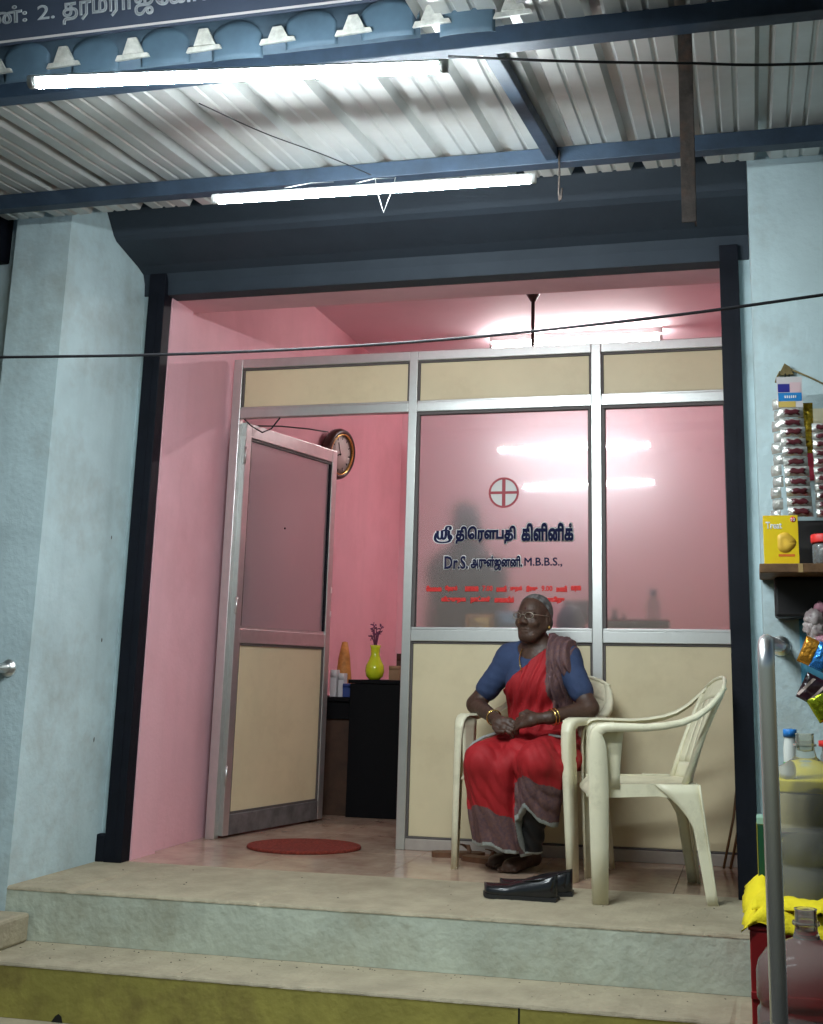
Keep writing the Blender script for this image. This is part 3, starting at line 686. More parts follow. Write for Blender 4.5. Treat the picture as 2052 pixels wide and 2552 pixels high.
def torso(F, inf=0., k=.05):
    F.ell((-.005, .075, .56), (.155 + inf, .125 + inf, .12 + inf), k)
    F.ell((-.010, .070, .70), (.132 + inf, .105 + inf, .14 + inf), k)
    F.ell((-.014, .060, .81), (.140 + inf, .100 + inf, .12 + inf), k)
    F.ell((-.068, -.005, .785), (.062 + inf, .052 + inf, .062 + inf), .04); F.ell((.046, -.005, .785), (.062 + inf, .052 + inf, .062 + inf), .04)
    F.cap(RS, LS, .058 + inf, .058 + inf, k)
    F.cap((-.014, .055, .90), (-.016, .045, .97), .062 + inf, .050 + inf, .03)
    for S_ in (RS, LS): F.cap((-.014, .060, .965), (S_[0] * .80, .058, .915), .036 + inf, .046 + inf, .04)
B = Field((-.44, -.36, 0), (.38, .26, 1.21), .0036)
torso(B)
for (S, E_, Wr) in ((RS, RE, RW), (LS, LE, LW)):
    B.cap(S, E_, .050, .040, .03); B.cap(E_, Wr, .040, .026, .02)
for (H_, K_, A_) in ((RH, RK, RA), (LH, LK, LA)):
    B.cap(H_, K_, .072, .048, .03); B.cap(K_, A_, .046, .032, .02)
    f0 = np.array(A_); to = np.array([A_[0] - .035, A_[1] - .125, .026])
    B.cap(f0 + (0, .03, -.035), to, .032, .026, .02); B.ell((to[0], to[1] + .03, .03), (.042, .06, .028), .015)
    for q in range(5): B.cap(to + np.array([-.030 + .015 * q, .02, -.006]), to + np.array([-.034 + .017 * q, -.036 + .006 * q if A_ is LA else -.036 + .006 * (4 - q), -.012]), .0105, .0085, .004)
# neck and head (turned a little further to her right)
hc = np.array([-.018, .018, 1.088]); HR = R(1)
def hp(x, y, z): return (hc[0] + x*math.cos(HR) - y*math.sin(HR), hc[1] + x*math.sin(HR) + y*math.cos(HR), hc[2] + z)
B.cap((-.014, .055, .90), hp(0, .012, -.06), .052, .046, .03)
B.ell(hp(0, .015, .018), (.071, .090, .082), .02, rz=HR)
B.ell(hp(0, -.028, -.030), (.060, .058, .068), .03, rz=HR)
B.ell(hp(0, -.050, -.088), (.034, .030, .024), .03, rz=HR)
for s in (-1, 1):
    B.cap(hp(s * .052, .0, -.045), hp(s * .022, -.055, -.090), .020, .016, .025)      # jaw
    B.ell(hp(s * .034, -.062, -.028), (.023, .018, .019), .015, rz=HR)                # cheek
    B.ell(hp(s * .030, -.090, .002), (.019, .016, .012), .010, True, rz=HR)           # eye socket
    B.ell(hp(s * .030, -.070, .001), (.013, .013, .011), .004, rz=HR)                 # eye ball
    B.cap(hp(s * .012, -.083, .018), hp(s * .044, -.070, .019), .006, .005, .008)     # brow
    B.ell(hp(s * .073, .012, -.010), (.009, .020, .032), .008, rz=HR)                 # ear
    B.ell(hp(s * .080, .004, -.006), (.005, .009, .017), .005, True, rz=HR)
    B.ell(hp(s * .012, -.091, -.028), (.009, .010, .008), .006, rz=HR)                # nostril wing
B.cap(hp(0, -.080, .008), hp(0, -.098, -.022), .009, .012, .008)                       # nose
B.cap(hp(-.018, -.078, -.057), hp(.018, -.078, -.057), .0050, .0050, .006); B.cap(hp(-.014, -.077, -.067), hp(.014, -.077, -.067), .0062, .0062, .006)
B.cap(hp(-.020, -.0845, -.0618), hp(.020, -.0845, -.0618), .0018, .0018, .003, True)
# clasped hands: palms and interlaced fingers
def hand(Wr, palm, fdir, side, up):
    Wr = np.array(Wr); palm = np.array(palm); fdir = np.array(fdir) / np.linalg.norm(fdir); up = np.array(up); lat = np.cross(fdir, up)
    B.cap(Wr, palm - fdir * .015, .024, .026, .015); B.cap(palm - fdir * .02 + lat * .012, palm + fdir * .025 + lat * .014, .019, .017, .015); B.cap(palm - fdir * .02 - lat * .014, palm + fdir * .025 - lat * .020, .019, .016, .015)
    for q, ln in enumerate((.040, .047, .044, .034)):
        o = lat * (.028 - .0185 * q); k1 = palm + fdir * .034 + o; k2 = k1 + fdir * ln * .62 + up * -.010 + lat * .002; k3 = k2 + fdir * ln * .25 - up * .026
        B.cap(k1 - fdir * .012, k1, .0095, .0092, .004); B.cap(k1, k2, .0092, .0085, .003); B.cap(k2, k3, .0085, .0075, .003)
    tb = palm - fdir * .02 + lat * .028; t1 = tb + lat * .020 + fdir * .028 + up * .006; t2 = t1 + fdir * .030 - lat * .006
    B.cap(tb, t1, .013, .0105, .008); B.cap(t1, t2, .0105, .0085, .003)
hand(RW, (-.040, -.215, .622), (.93, -.10, -.14), 1, (.15, -.75, .64))
hand(LW, (.085, -.205, .640), (-.93, -.14, -.22), -1, (-.15, -.72, .67))
net_obj('body', B, skin, pw)
# hair: cap over the back and top of the skull with a low bun
Hh = Field((-.14, -.12, .96), (.11, .20, 1.22), .004)
Hh.ell(hp(0, .022, .022), (.076, .094, .086), .01, rz=HR); Hh.ell(hp(0, .112, -.022), (.040, .032, .038), .015, rz=HR)
X, Y, Z = Hh.xyz(); ly = (X - hc[0]) * -math.sin(HR) + (Y - hc[1]) * math.cos(HR)
Hh.D = np.maximum(Hh.D, -(ly + .020 + (Z - hc[2] - .070) * .85)).astype(np.float32)
Hh.D = np.maximum(Hh.D, (-(Z - hc[2]) - .055)).astype(np.float32) + (.0016 * np.sin(X * 500 + Z * 90)).astype(np.float32)
net_obj('hair', Hh, hair_m, pw)
# blouse
Bl = Field((-.34, -.12, .60), (.31, .22, 1.0), .005); torso(Bl, .008)
for (S, E_) in ((RS, RE), (LS, LE)):
    S_ = np.array(S); e_ = S_ + (np.array(E_) - S_) * .66; Bl.cap(S_, e_, .062, .055, .035)
X, Y, Z = Bl.xyz()
Bl.ell((-.014, -.01, .975), (.085, .13, .075), .01, True); Bl.D = np.maximum(Bl.D, .63 - Z)
Bl.D = Bl.D + (.0007 * np.sin(Z * 160 + X * 60) * np.clip((np.abs(X) - .13) * 12, 0, 1)).astype(np.float32)
net_obj('blouse', Bl, blouse_m, pw)
# saree, lower drape: flat lap, knees, hanging cloth with ridged pleats
Sa = Field((-.27, -.44, .03), (.33, .24, .72), .0045)
Sa.ell((0, .07, .53), (.182, .150, .100), .05)
Sa.cap(RH, RK, .098, .070, .04); Sa.cap(LH, LK, .098, .070, .04)
Sa.cap((-.04, .0, .535), (.03, -.21, .515), .062, .045, .05); Sa.cap((.03, -.05, .49), (.035, -.245, .462), .060, .050, .04); Sa.cap((.035, -.235, .46), (.030, -.175, .16), .046, .045, .04)
Sa.cap((RK[0], RK[1] + .012, RK[2] - .025), (-.085, -.150, .05), .078, .080, .03); Sa.cap((-.138, -.240, .42), (-.145, -.145, .07), .058, .056, .04); Sa.cap((-.02, -.265, .43), (.015, -.135, .04), .058, .056, .04)
Sa.cap((LK[0], LK[1] + .012, LK[2] - .02), (.112, -.185, .18), .076, .060, .03); Sa.cap((.215, -.21, .45), (.165, -.165, .20), .050, .040, .03)
Sa.cap((.18, .04, .49), (.235, -.13, .485), .075, .055, .04)
X, Y, Z = Sa.xyz()
rid = lambda t: 1 - 2 * np.abs(np.sin(t))
low = np.clip((.50 - Z) * 4.5, 0, 1)
fold = .0050 * rid(X * 33 + 1.3 * np.sin(Z * 7 + X * 6) + Y * 8) * low + .0030 * rid(X * 71 - Y * 26 + Z * 9 + 1.1 * np.sin(Z * 19)) * (.25 + .75 * low) + .0022 * rid(Y * 46 + X * 22 + Z * 30 + 1.4 * np.sin(X * 33)) 
Sa.D = (Sa.D + fold).astype(np.float32)
hemR = lambda x: np.interp(x, [-.24, -.06, .10], [.112, .115, .052]) + .005 * np.sin(x * 60)
hemL = lambda x: np.interp(x, [.02, .120, .200], [.205, .285, .205]) + .004 * np.sin(x * 70)
SPL = .050
Sa.D = np.maximum(Sa.D, np.where(X < SPL, hemR(X[:, 0, 0])[:, None, None], hemL(X[:, 0, 0])[:, None, None]) - Z).astype(np.float32)
Sa.D = np.maximum(Sa.D, Z - .66)
gapd = .020 * np.exp(-((X - SPL + .02 * np.sin(Z * 8)) / .008) ** 2) * np.clip((.53 - Z) * 5, 0, 1); Sa.D = (Sa.D + gapd).astype(np.float32)
def sa_mat(c):
    x, z = c[:, 0], c[:, 2]; R_ = x < SPL
    d = z - np.where(R_, hemR(x), hemL(x)); top = np.where(R_, np.interp(x, [-.22, -.09, .05], [.245, .292, .225]), np.interp(x, [.05, .134, .25], [.385, .425, .365])) + .004 * np.sin(x * 90)
    r = np.zeros(len(c)); r[z < top] = 1; r[d < np.where(R_, .017, .022)] = 2
    return r
sar = net_obj('saree', Sa, [red_s, bord, wedge], pw, sa_mat)
# black petticoat showing below the raised left hem
Pe = Field((-.06, -.36, .03), (.28, -.02, .34), .005); Pe.cap((.125, -.205, .33), (.058, -.115, .095), .058, .042, .02)
X, Y, Z = Pe.xyz(); Pe.D = np.maximum(Pe.D + .004 * np.sin(X * 120 + Z * 60),   .088 - Z).astype(np.float32)
net_obj('petticoat', Pe, [blackc, wedge], pw, lambda c: (c[:, 2] < .098).astype(int))
# saree over the chest and the folded end over the left shoulder
Su = Field((-.25, -.14, .50), (.30, .24, 1.02), .005); torso(Su, .017)
X, Y, Z = Su.xyz()
t_ = (X - .055) * .65 + (Z - .955) * -.76          # distance below the neckline diagonal
diag = -((X - .060) * (.215) - (Z - .948) * (.235)) / math.hypot(.215, .235)
fo = .0045 * np.sin((X * .68 + Z * -.30) * 150 + 2 * np.sin(Z * 14)) + .003 * np.sin((X * .7 - Z * .2) * 330)
Su.D = (Su.D + fo * np.clip((.12 - Y) * 10, 0, 1)).astype(np.float32)
front = np.maximum(diag, Y - .09)
wrap = np.maximum(Z - .66, -(.52 - .0 * X) + 0 * Z - 0)      # lower wrap goes all round
back = np.maximum(np.abs(X - .10 + (Z - .90) * -.25) - .085, .05 - Y)
reg = np.minimum(np.minimum(front, np.maximum(Z - .68, -1 + 0 * X)), back)
Su.D = np.maximum(np.maximum(Su.D, reg), .51 - Z).astype(np.float32)
Su.D = np.maximum(Su.D, X - .185 - 0 * Z).astype(np.float32)
def su_mat(c):
    x, y, z = c[:, 0], c[:, 1], c[:, 2]
    return ((x > .072 + (.93 - z) * .13) & (z > .66)).astype(int)
net_obj('saree_drape', Su, [red_s, bord], pw, su_mat)
Pl = Field((.02, -.14, .62), (.28, .20, 1.02), .004); torso(Pl, .027); Pl.cap((.128, .04, .905), (.165, .035, .90), .082, .074, .03)
X, Y, Z = Pl.xyz()
u0 = .078 + (.93 - Z) * .20; u1 = .178 + (.93 - Z) * .19
Pl.D = (Pl.D + .006 * np.sin((X - (.93 - Z) * .2) * 210 + 1.5 * np.sin(Z * 30)) + .003 * np.sin(X * 420 + Z * 40)).astype(np.float32)
Pl.D = np.maximum(np.maximum(Pl.D, u0 - X), np.maximum(X - u1, np.maximum(.685 - Z, Y - .085))).astype(np.float32)
net_obj('saree_end', Pl, [bord, wedge], pw, lambda c: ((c[:, 0] > .170 + (.93 - c[:, 2]) * .19)).astype(int) * 0)
# pale woven edge line curving over the right thigh
def on_surface(x, y): return .0
tube('saree_edge', [(-.080, -.12, .585), (-.105, -.170, .574), (-.128, -.225, .560), (-.145, -.275, .538), (-.158, -.315, .505)], [.006, .007, .007, .006, .004], wedge, pw, 8)
tube('saree_edge', [(.140, -.120, .578), (.180, -.10, .572), (.215, -.065, .562)], [.005, .006, .004], wedge, pw, 8)
# spectacles, forehead mark, jewellery
gl_m = mat('spectacle_wire', (.50, .46, .38), .3, metal=1.)
for s in (-1, 1):
    tube('spectacles', [hp(s * .031 + .021 * math.cos(a) * (1.0), -.101 + .006 * abs(math.cos(a)) * (1 if s * math.cos(a) > 0 else 0), .003 + .0145 * math.sin(a)) for a in np.linspace(0, 2 * math.pi, 20)[:-1]], .0014, gl_m, pw, 6, True)
    tube('spectacles', [hp(s * .052, -.094, .008), hp(s * .068, -.05, .006), hp(s * .076, .005, .004)], .0017, gl_m, pw, 6)
tube('spectacles', [hp(-.010, -.102, .006), hp(0, -.105, .009), hp(.010, -.102, .006)], .002, gl_m, pw, 6)
lathe('forehead_mark', [(.0001, -.004), (.0055, -.001), (.0045, .002), (.0001, .0035)], mat('dark_red_mark', (.05, .004, .006), .6), pw, 12).matrix_local = Matrix.Translation(hp(0, -.0735, .036)) @ Matrix.Rotation(R(75), 4, 'X')
for s in (-1, 1): lathe('earring', [(.0001, -.008), (.005, -.005), (.006, 0), (.004, .006), (.0001, .008)], gold, pw, 10, hp(s * .078, .006, -.046))
lathe('nose_stud', [(.0001, -.003), (.003, 0), (.0001, .003)], gold, pw, 8, hp(-.021, -.097, -.026))
tube('necklace', [(-.062, .01, .955), (-.060, -.022, .930), (-.052, -.048, .900), (-.040, -.062, .872), (-.030, -.068, .850)], .0028, gold, pw, 6)
def ring(name, c, axis, r, th, m): 
    axis = Vector(axis).normalized(); u = axis.orthogonal().normalized(); w = axis.cross(u)
    return tube(name, [Vector(c) + (u * math.cos(a) + w * math.sin(a)) * r for a in np.linspace(0, 2 * math.pi, 25)[:-1]], th, m, pw, 6, True)
d_ = Vector(LW) - Vector(LE)
for q in (.86, .94): ring('bangle', Vector(LE) + d_ * q, d_, .034, .0028, gold)
d_ = Vector(RW) - Vector(RE); ring('bangle', Vector(RE) + d_ * .95, d_, .033, .0030, gold)

# ------------------------------------------------------------------ shoes, sandals, mat
leather = mat('black_leather', (.010, .010, .011), .22, bump=.05, bscale=90, coat=.3)
def shoe(label, loc, rz, flip=1):
    t = thing('shoe', label, 'shoe', loc, rz, 'black shoes on the platform edge')
    Ls = .285
    def sec(s): # half width, height, floor lift
        w = .030 + .021 * math.sin(math.pi * min(1, max(0, (s * 1.02)) ** .62)) if s < .5 else .049 - .018 * ((s - .5) / .5) ** 2
        if s < .06: w *= math.sqrt(max(.02, s / .06))
        h = .030 + .016 * s if s < .35 else .0356 + .045 * ((s - .35) / .65) ** .8
        return w, h, .006 * max(0, 1 - s / .15) ** 2
    NS, NK = 26, 20; V = []; F = []
    for i in range(NS + 1):
        s = i / NS; w, h, l = sec(s)
        if s > .90: w *= math.sqrt(max(.12, 1 - ((s - .90) / .10) ** 2))
        for k in range(NK):
            a = 2 * math.pi * k / NK; ca, sa = math.cos(a), math.sin(a)
            zz = (max(0, sa) ** .8 * h if sa > 0 else sa * .012)
            V.append((-Ls/2 + s * Ls, (w * (abs(ca) ** .75) * (1 if ca > 0 else -1)) + flip * .010 * math.sin(math.pi * s), .016 + zz + l))
    for i in range(NS):
        for k in range(NK): F.append((i*NK+k, (i+1)*NK+k, (i+1)*NK+(k+1) % NK, i*NK+(k+1) % NK))
    F.append(tuple(range(NK))); F.append(tuple(NS*NK+k for k in range(NK))[::-1])
    mesh('upper', V, F, leather, t, True)
    V = []; F = []
    for i in range(NS + 1):
        s = i / NS; w, h, l = sec(s)
        for (q, z) in ((-1, 0), (1, 0), (1, .014), (-1, .014)): V.append((-Ls/2 - .003 + s * (Ls + .006), q * (w + .003) + flip * .010 * math.sin(math.pi * s), z + l))
    for i in range(NS):
        for k in range(4): F.append((i*4+k, (i+1)*4+k, (i+1)*4+(k+1) % 4, i*4+(k+1) % 4))
    F.append((0, 1, 2, 3)); F.append(tuple(NS*4+k for k in (3, 2, 1, 0)))
    mesh('sole', V, F, mat('black_rubber', (.012, .012, .012), .6), t)
    ring_ = [(Ls * (.30 + .20 * math.cos(a)) - .02, .030 * math.sin(a) + flip * .004, .060 + .020 * (.5 + .5 * math.cos(a)) + .004) for a in np.linspace(0, 2 * math.pi, 24)[:-1]]
    tube('collar', ring_, .004, leather, t, 6, True)
    mesh('insole', ring_, [tuple(range(len(ring_)))], mat('dark_lining', (.02, .017, .015), .9), t)
    prism('strap', [(-.030, .044), (.030, .044), (.034, .020), (-.034, .020)], -.035, -.005, leather, t)
    return t
shoe('black leather shoe nearest the step edge, toe pointing left', (1.815, -.275, 0), R(-3))
shoe('black leather shoe just behind the front shoe, closer to the chairs', (1.852, -.15, 0), R(4), -1)
brown_l = mat('brown_leather', (.13, .055, .025), .6, var=.25, vscale=20)
for (x, y, a, lb) in ((1.34, .655, 12, 'brown sandal beside the chair leg against the partition'), (1.50, .53, -25, 'brown sandal lying under the seat of the occupied chair')):
    t = thing('sandal', lb, 'sandal', (x, y, 0), R(a), 'brown sandals under the chair')
    prism('sole', [(-.12, -.03), (-.10, -.042), (.02, -.044), (.10, -.036), (.125, 0), (.10, .036), (.0, .040), (-.10, .038), (-.125, .02)], 0, .022, brown_l, t, axis='z')
    for q in (-1, 1): sheet('strap', lambda u, v, q=q: (.045 - .05 * v * (1 if q > 0 else .2) + .018 * u, q * .040 * (1 - v), .022 + .032 * math.sin(v * math.pi / 2)), 3, 7, brown_l, t, th=.004)
mt = thing('doormat', 'round red doormat on the stone floor before the open door', 'mat', (.575, .665, 0), R(8))
red_mat = mat('red_mat', (.24, .032, .018), .95, var=.45, vscale=90, bump=1.0, bscale=180, stain=(.12, .03, .02), stain_amt=.5, stain_scale=6)
sq = [(.0005, 0), (.27, 0), (.276, .006), (.27, .012), (.22, .0135), (.215, .0125), (.12, .0135), (.115, .0125), (.0005, .0135)]
v, f = lathe_data(sq, 56); mesh('pile', [(p[0] * 1.0, p[1] * .80, p[2]) for p in v], f, red_mat, mt, True)
for r_ in (.268,): tube('braided_rim', [(r_ * math.cos(a), r_ * .8 * math.sin(a), .009) for a in np.linspace(0, 2 * math.pi, 49)[:-1]], .007, red_mat, mt, 6, True)

# ------------------------------------------------------------------ inside the room
fan = thing('ceiling_fan', 'dark ceiling fan rod hanging in front of the indoor tube lamp', 'fan', (1.458, 1.84, 3.17))
fan_m = mat('brown_enamel', (.05, .035, .032), .4)
lathe('canopy', [(.001, -.10), (.014, -.10), (.022, -.088), (.046, -.045), (.058, -.018), (.060, -.004), (.001, -.003)], fan_m, fan)
tube('down_rod', [(0, 0, -.09), (0, 0, -.50)], .011, fan_m, fan)
lathe('motor', [(.001, -.62), (.08, -.615), (.11, -.58), (.11, -.54), (.07, -.505), (.001, -.50)], fan_m, fan)
for k in range(3):
    a = R(20 + 120 * k)
    def blade(u, v, a=a):
        r_ = .10 + .48 * v; w = (.04 + .03 * v) * (2 * u - 1)
        return (r_ * math.cos(a) - w * math.sin(a), r_ * math.sin(a) + w * math.cos(a), -.575 + w * .15)
    sheet('blade', blade, 3, 8, fan_m, fan, th=.004)
ck = thing('wall_clock', 'round wall clock with thick brown rim on the pink side wall', 'clock', (.005, 2.36, 2.255), R(-13))
rim_m = mat('brown_clock_rim', (.055, .032, .024), .3)
def clk(o): o.matrix_local = Matrix.Rotation(R(8), 4, 'Y') @ Matrix.Rotation(R(90), 4, 'Y'); return o
clk(lathe('rim', [(.001, 0), (.15, 0), (.168, .02), (.172, .05), (.165, .07), (.150, .082), (.136, .076), (.132, .058), (.001, .057)], rim_m, ck, 40))
clk(lathe('gold_ring', [(.131, .062), (.137, .0775), (.131, .0775), (.127, .062)], gold, ck, 40, ring=True))
fc = clk(lathe('dial', [(.001, .058), (.129, .058), (.129, .060), (.001, .060)], mat('dial', (.66, .60, .55), .5), ck, 40))
for k in range(12):
    a = 2 * math.pi * k / 12; b_ = box('hour_mark', -.004, .004, -.010, .010, .0605, .0615, black_m, fc); b_.matrix_local = Matrix.Rotation(a, 4, 'Z') @ Matrix.Translation((0, .108, 0))
for (ln, w_, an) in ((.06, .004, 200), (.085, .003, 120)):
    b_ = box('clock_hand', -w_, w_, -.01, ln, .0625, .0635, black_m, fc); b_.matrix_local = Matrix.Rotation(R(an), 4, 'Z')
cabm = mat('black_laminate', (.005, .005, .006), .6, spec=.12)
cb = thing('black_cabinet', 'tall black reception counter inside the doorway', 'cabinet', (.53, 1.9, 0))
box('carcass', -.18, .50, 0, .46, 0, .762, cabm, cb, bev=.003); box('worktop', -.19, .51, -.012, .47, .763, .785, cabm, cb, bev=.003)
lc = thing('low_desk', 'low black desk with brown side panel behind the open door', 'desk', (.18, 1.93, 0))
box('worktop', -.16, .165, -.02, .40, .655, .68, cabm, lc, bev=.003); box('drawer_front', -.15, .16, 0, .38, .553, .654, cabm, lc, bev=.002)
box('side_panel', -.13, .155, .02, .36, 0, .552, mat('brown_board', (.055, .026, .014), .6, var=.3, vscale=9), lc, bev=.002)
vs = thing('flower_vase', 'lime yellow vase of purple flowers on the black counter', 'vase', (.462, 2.02, .785))
lime = mat('lime_glass', (.62, .66, .02), .15, var=.1, coat=.4)
lathe('vase', [(.001, 0), (.030, 0), (.050, .02), (.058, .05), (.054, .085), (.036, .12), (.026, .15), (.028, .185), (.034, .205), (.030, .206), (.023, .18), (.001, .178)], lime, vs, 28)
purp = mat('purple_petals', (.14, .03, .09), .7, var=.3, vscale=30)
for k in range(11):
    a = random.uniform(0, 6.28); l = random.uniform(.05, .13); sx = random.uniform(.02, .065)
    tip = Vector((math.cos(a) * sx, math.sin(a) * sx * .6, .205 + l))
    s_ = tube('stem', [(0, 0, .17), (tip.x * .5, tip.y * .5, .205 + l * .6), tip], .0028, purp, vs, 5)
    bm = bmesh.new()
    for q in range(7):
        b0 = random.uniform(0, 6.28); d = Vector((math.cos(b0), math.sin(b0), random.uniform(-.2, .9))).normalized() * random.uniform(.012, .024); o_ = tip + Vector((0, 0, random.uniform(-.02, .008)))
        w_ = d.orthogonal().normalized() * .006; vv = [bm.verts.new(o_ + e) for e in (Vector((0, 0, 0)), d * .6 + w_, d, d * .6 - w_)]; bm.faces.new(vv)
    from_bm('petals', bm, purp, s_)
def pbox(name, label, cat, x0, x1, y0, y1, z0, z1, m, group=None, rz=0.):
    t = thing(name, label, cat, ((x0 + x1) / 2, (y0 + y1) / 2, z0), rz, group)
    hx, hy = (x1 - x0) / 2, (y1 - y0) / 2
    box('carton', -hx, hx, -hy, hy, 0, z1 - z0, m, t, bev=.002)
    sheet('lid_flap', lambda u, v: (-hx * .98 + 2 * hx * .98 * u, -hy + .001 - .0015, (z1 - z0) * (.72 + .27 * v)), 2, 2, MATS['dark_gasket'] if False else m, t, th=.001)
    return t
kraft = mat('kraft_card', (.36, .20, .11), .8, var=.15); dkbox = mat('dark_brown_carton', (.09, .04, .03), .7); whitebox = mat('white_carton', (.62, .58, .58), .6); bluebox = mat('blue_carton', (.03, .06, .22), .6)
pbox('carton', 'tan medicine carton right of the lime vase', 'box', .545, .615, 2.04, 2.12, .785, .87, kraft)
pbox('carton', 'dark brown carton behind the tan one on the counter', 'box', .555, .655, 2.16, 2.25, .785, .945, dkbox)
def bottle(label, loc, r, h, m, capm, group=None, neck=.45, name='bottle'):
    t = thing(name, label, 'bottle', loc, 0, group)
    lathe('bottle_body', [(.001, 0), (r * .92, 0), (r, .01 * h / .15), (r, h * .62), (r * .9, h * .72), (r * neck, h * .82), (r * neck, h * .9), (.001, h * .9)], m, t, 20)
    lathe('bottle_cap', [(.001, h * .86), (r * neck * 1.2, h * .86), (r * neck * 1.2, h), (r * neck * 1.05, h * 1.01), (.001, h * 1.01)], capm, t, 20)
    return t
clear = mat('clear_plastic', (.88, .90, .88), .12, trans=.85, ior=1.3); bluecap = mat('blue_cap', (.03, .08, .30), .4)
bottle('slim white bottle at the right end of the black counter', (.655, 2.06, .785), .022, .14, whitebox, whitebox)
bottle('clear bottle with blue cap behind the counter goods', (.675, 2.24, .785), .030, .25, clear, bluecap)
pbox('carton', 'blue carton standing against the side of the black counter', 'box', .275, .335, 1.98, 2.05, .68, .76, bluebox)
pbox('carton', 'white carton on the low desk nearest the door edge', 'box', .185, .225, 2.0, 2.06, .68, .84, whitebox)
pbox('carton', 'white carton on the low desk in the middle of the row', 'box', .232, .268, 2.02, 2.08, .68, .82, whitebox)
cn = thing('paper_cone', 'tall orange paper cone standing on the low desk', 'ornament', (.215, 2.16, .68))
lathe('cone', [(.001, 0), (.062, 0), (.060, .01), (.036, .24), (.018, .33), (.001, .335)], mat('orange_paper', (.50, .20, .04), .6, var=.3, vscale=25), cn, 14)
lathe('base_ring', [(.060, 0), (.066, 0), (.066, .015), (.060, .02)], kraft, cn, 14, ring=True)
# shelf behind the glass with goods standing right behind the pane
sh = thing('medicine_shelf', 'pale ledge behind the frosted panes carrying small goods', 'shelf', (1.83, .99, 0))
box('board', -.74, .80, -.14, .16, 1.005, 1.035, laminate, sh, bev=.003)
for x in (-.70, .05, .76): box('upright', x, x + .025, -.12, .15, 0, 1.004, laminate, sh)
def packet(label, loc, w, h, d, m, rz=0., rx=0., group=None, name='foil_packet', parts=True, stripes=None):
    t = thing(name, label, 'packet', loc, rz, group)
    def pil(u, v, s=1):
        a, b = 2 * u - 1, 2 * v - 1; th = d * (max(0, 1 - abs(a) ** 3.2) * max(0, 1 - abs(b) ** 3.2)) ** .5
        cr = .004 * noise.noise((u * 9 + loc[0] * 31, v * 9 + loc[2] * 17, s)) * (1 - abs(b) ** 4)
        return Vector((a * w / 2, -s * (th + cr) if s > 0 else th * .6, v * h))
    Mx = Matrix.Rotation(rx, 4, 'Y')
    v1, f1 = grid_data(lambda u, v: Mx @ pil(u, v, 1), 15, 15); v2, f2 = grid_data(lambda u, v: Mx @ pil(u, v, -1), 15, 15)
    mesh('wrapper', v1 + v2, f1 + [tuple(i + 225 for i in q[::-1]) for q in f2], m, t, True)
    for (z0, z1) in ((0, .06), (.94, 1)):
        sheet('seal', lambda u, v: Mx @ Vector(((2*u-1) * w / 2, -.0022 + .0009 * math.sin(u * 60), (z0 + (z1 - z0) * v) * h)), 24, 2, m, t, th=.0008)
    for (a0, a1, sm) in (stripes or []):
        sheet('printed_band', lambda u, v: Mx @ (pil(min(1, max(0, a0 + (a1 - a0) * u + (v - .5) * .25)), .1 + .8 * v, 1) + Vector((0, -.0012, 0))), 4, 12, sm, t)
    return t
foil = lambda n, c: mat(n, c, .22, metal=.75, bump=.5, bscale=40)
packet('shiny yellow packet blurred behind the frosted pane', (1.365, .93, 1.036), .15, .09, .03, foil('yellow_foil', (.80, .55, .16)))
packet('pale blue packet behind the frosted pane beside the yellow one', (1.50, .96, 1.036), .13, .11, .03, foil('pale_blue_foil', (.18, .36, .52)), R(8))
t = thing('covered_machine', 'rounded grey blue covered apparatus behind the pane beside the person', 'machine', (1.82, .97, 1.035))
lathe('cover', [(.001, 0), (.072, 0), (.074, .05), (.066, .09), (.045, .125), (.001, .14)], mat('grey_blue_cloth', (.20, .24, .34), .8, var=.1), t, 20)
box('screen', -.05, .085, .075, .10, .05, .17, mat('dark_blue_plastic', (.03, .035, .07), .5), t, bev=.01)
t = pbox('carton', 'long white carton with red top edge behind the right pane', 'box', 2.01, 2.31, .90, 1.0, 1.035, 1.095, mat('cream_carton', (.62, .56, .46), .7, var=.15, vscale=18))
box('red_lid', -.151, .151, -.051, .051, .0605, .068, mat('dull_red_card', (.32, .03, .04), .6), t)
bottle('clear bottle with grey blue cap standing behind the long white carton', (2.225, 1.07, 1.035), .034, .225, clear, mat('grey_blue_cap', (.10, .15, .28), .5))
bottle('small dark bottle behind the right pane next to the post', (2.03, 1.07, 1.035), .020, .125, cabm, cabm); bottle('smallest dark bottle behind the long white carton', (2.078, 1.06, 1.035), .017, .10, cabm, cabm)
# unidentified dark shape behind the frosted pane, modelled as a coat on a stand
cs = thing('dark_shape', 'dark blurred upright shape behind the lettered frosted pane', 'dark shape', (1.13, 1.55, 0))
tube('pole', [(0, 0, .02), (0, 0, 1.80)], .018, cabm, cs); lathe('foot', [(.001, 0), (.16, 0), (.16, .02), (.03, .035), (.001, .036)], cabm, cs)
Fc = Field((-.32, -.2, .3), (.38, .2, 1.85), .012); Fc.cap((0, 0, 1.72), (.0, 0, 1.62), .075, .085, .03); Fc.cap((-.12, 0, 1.40), (.14, 0, 1.40), .10, .09, .10); Fc.cap((0, 0, 1.58), (0, 0, 1.4), .07, .13, .08)
Fc.cap((-.10, 0, 1.35), (-.11, 0, .5), .11, .14, .08); Fc.cap((.12, 0, 1.35), (.16, 0, .5), .11, .16, .08)
X, Y, Z = Fc.xyz(); Fc.D = (Fc.D + .008 * np.sin(X * 50 + Z * 4)).astype(np.float32)
net_obj('coat', Fc, mat('charcoal_cloth', (.02, .022, .022), .9), cs)

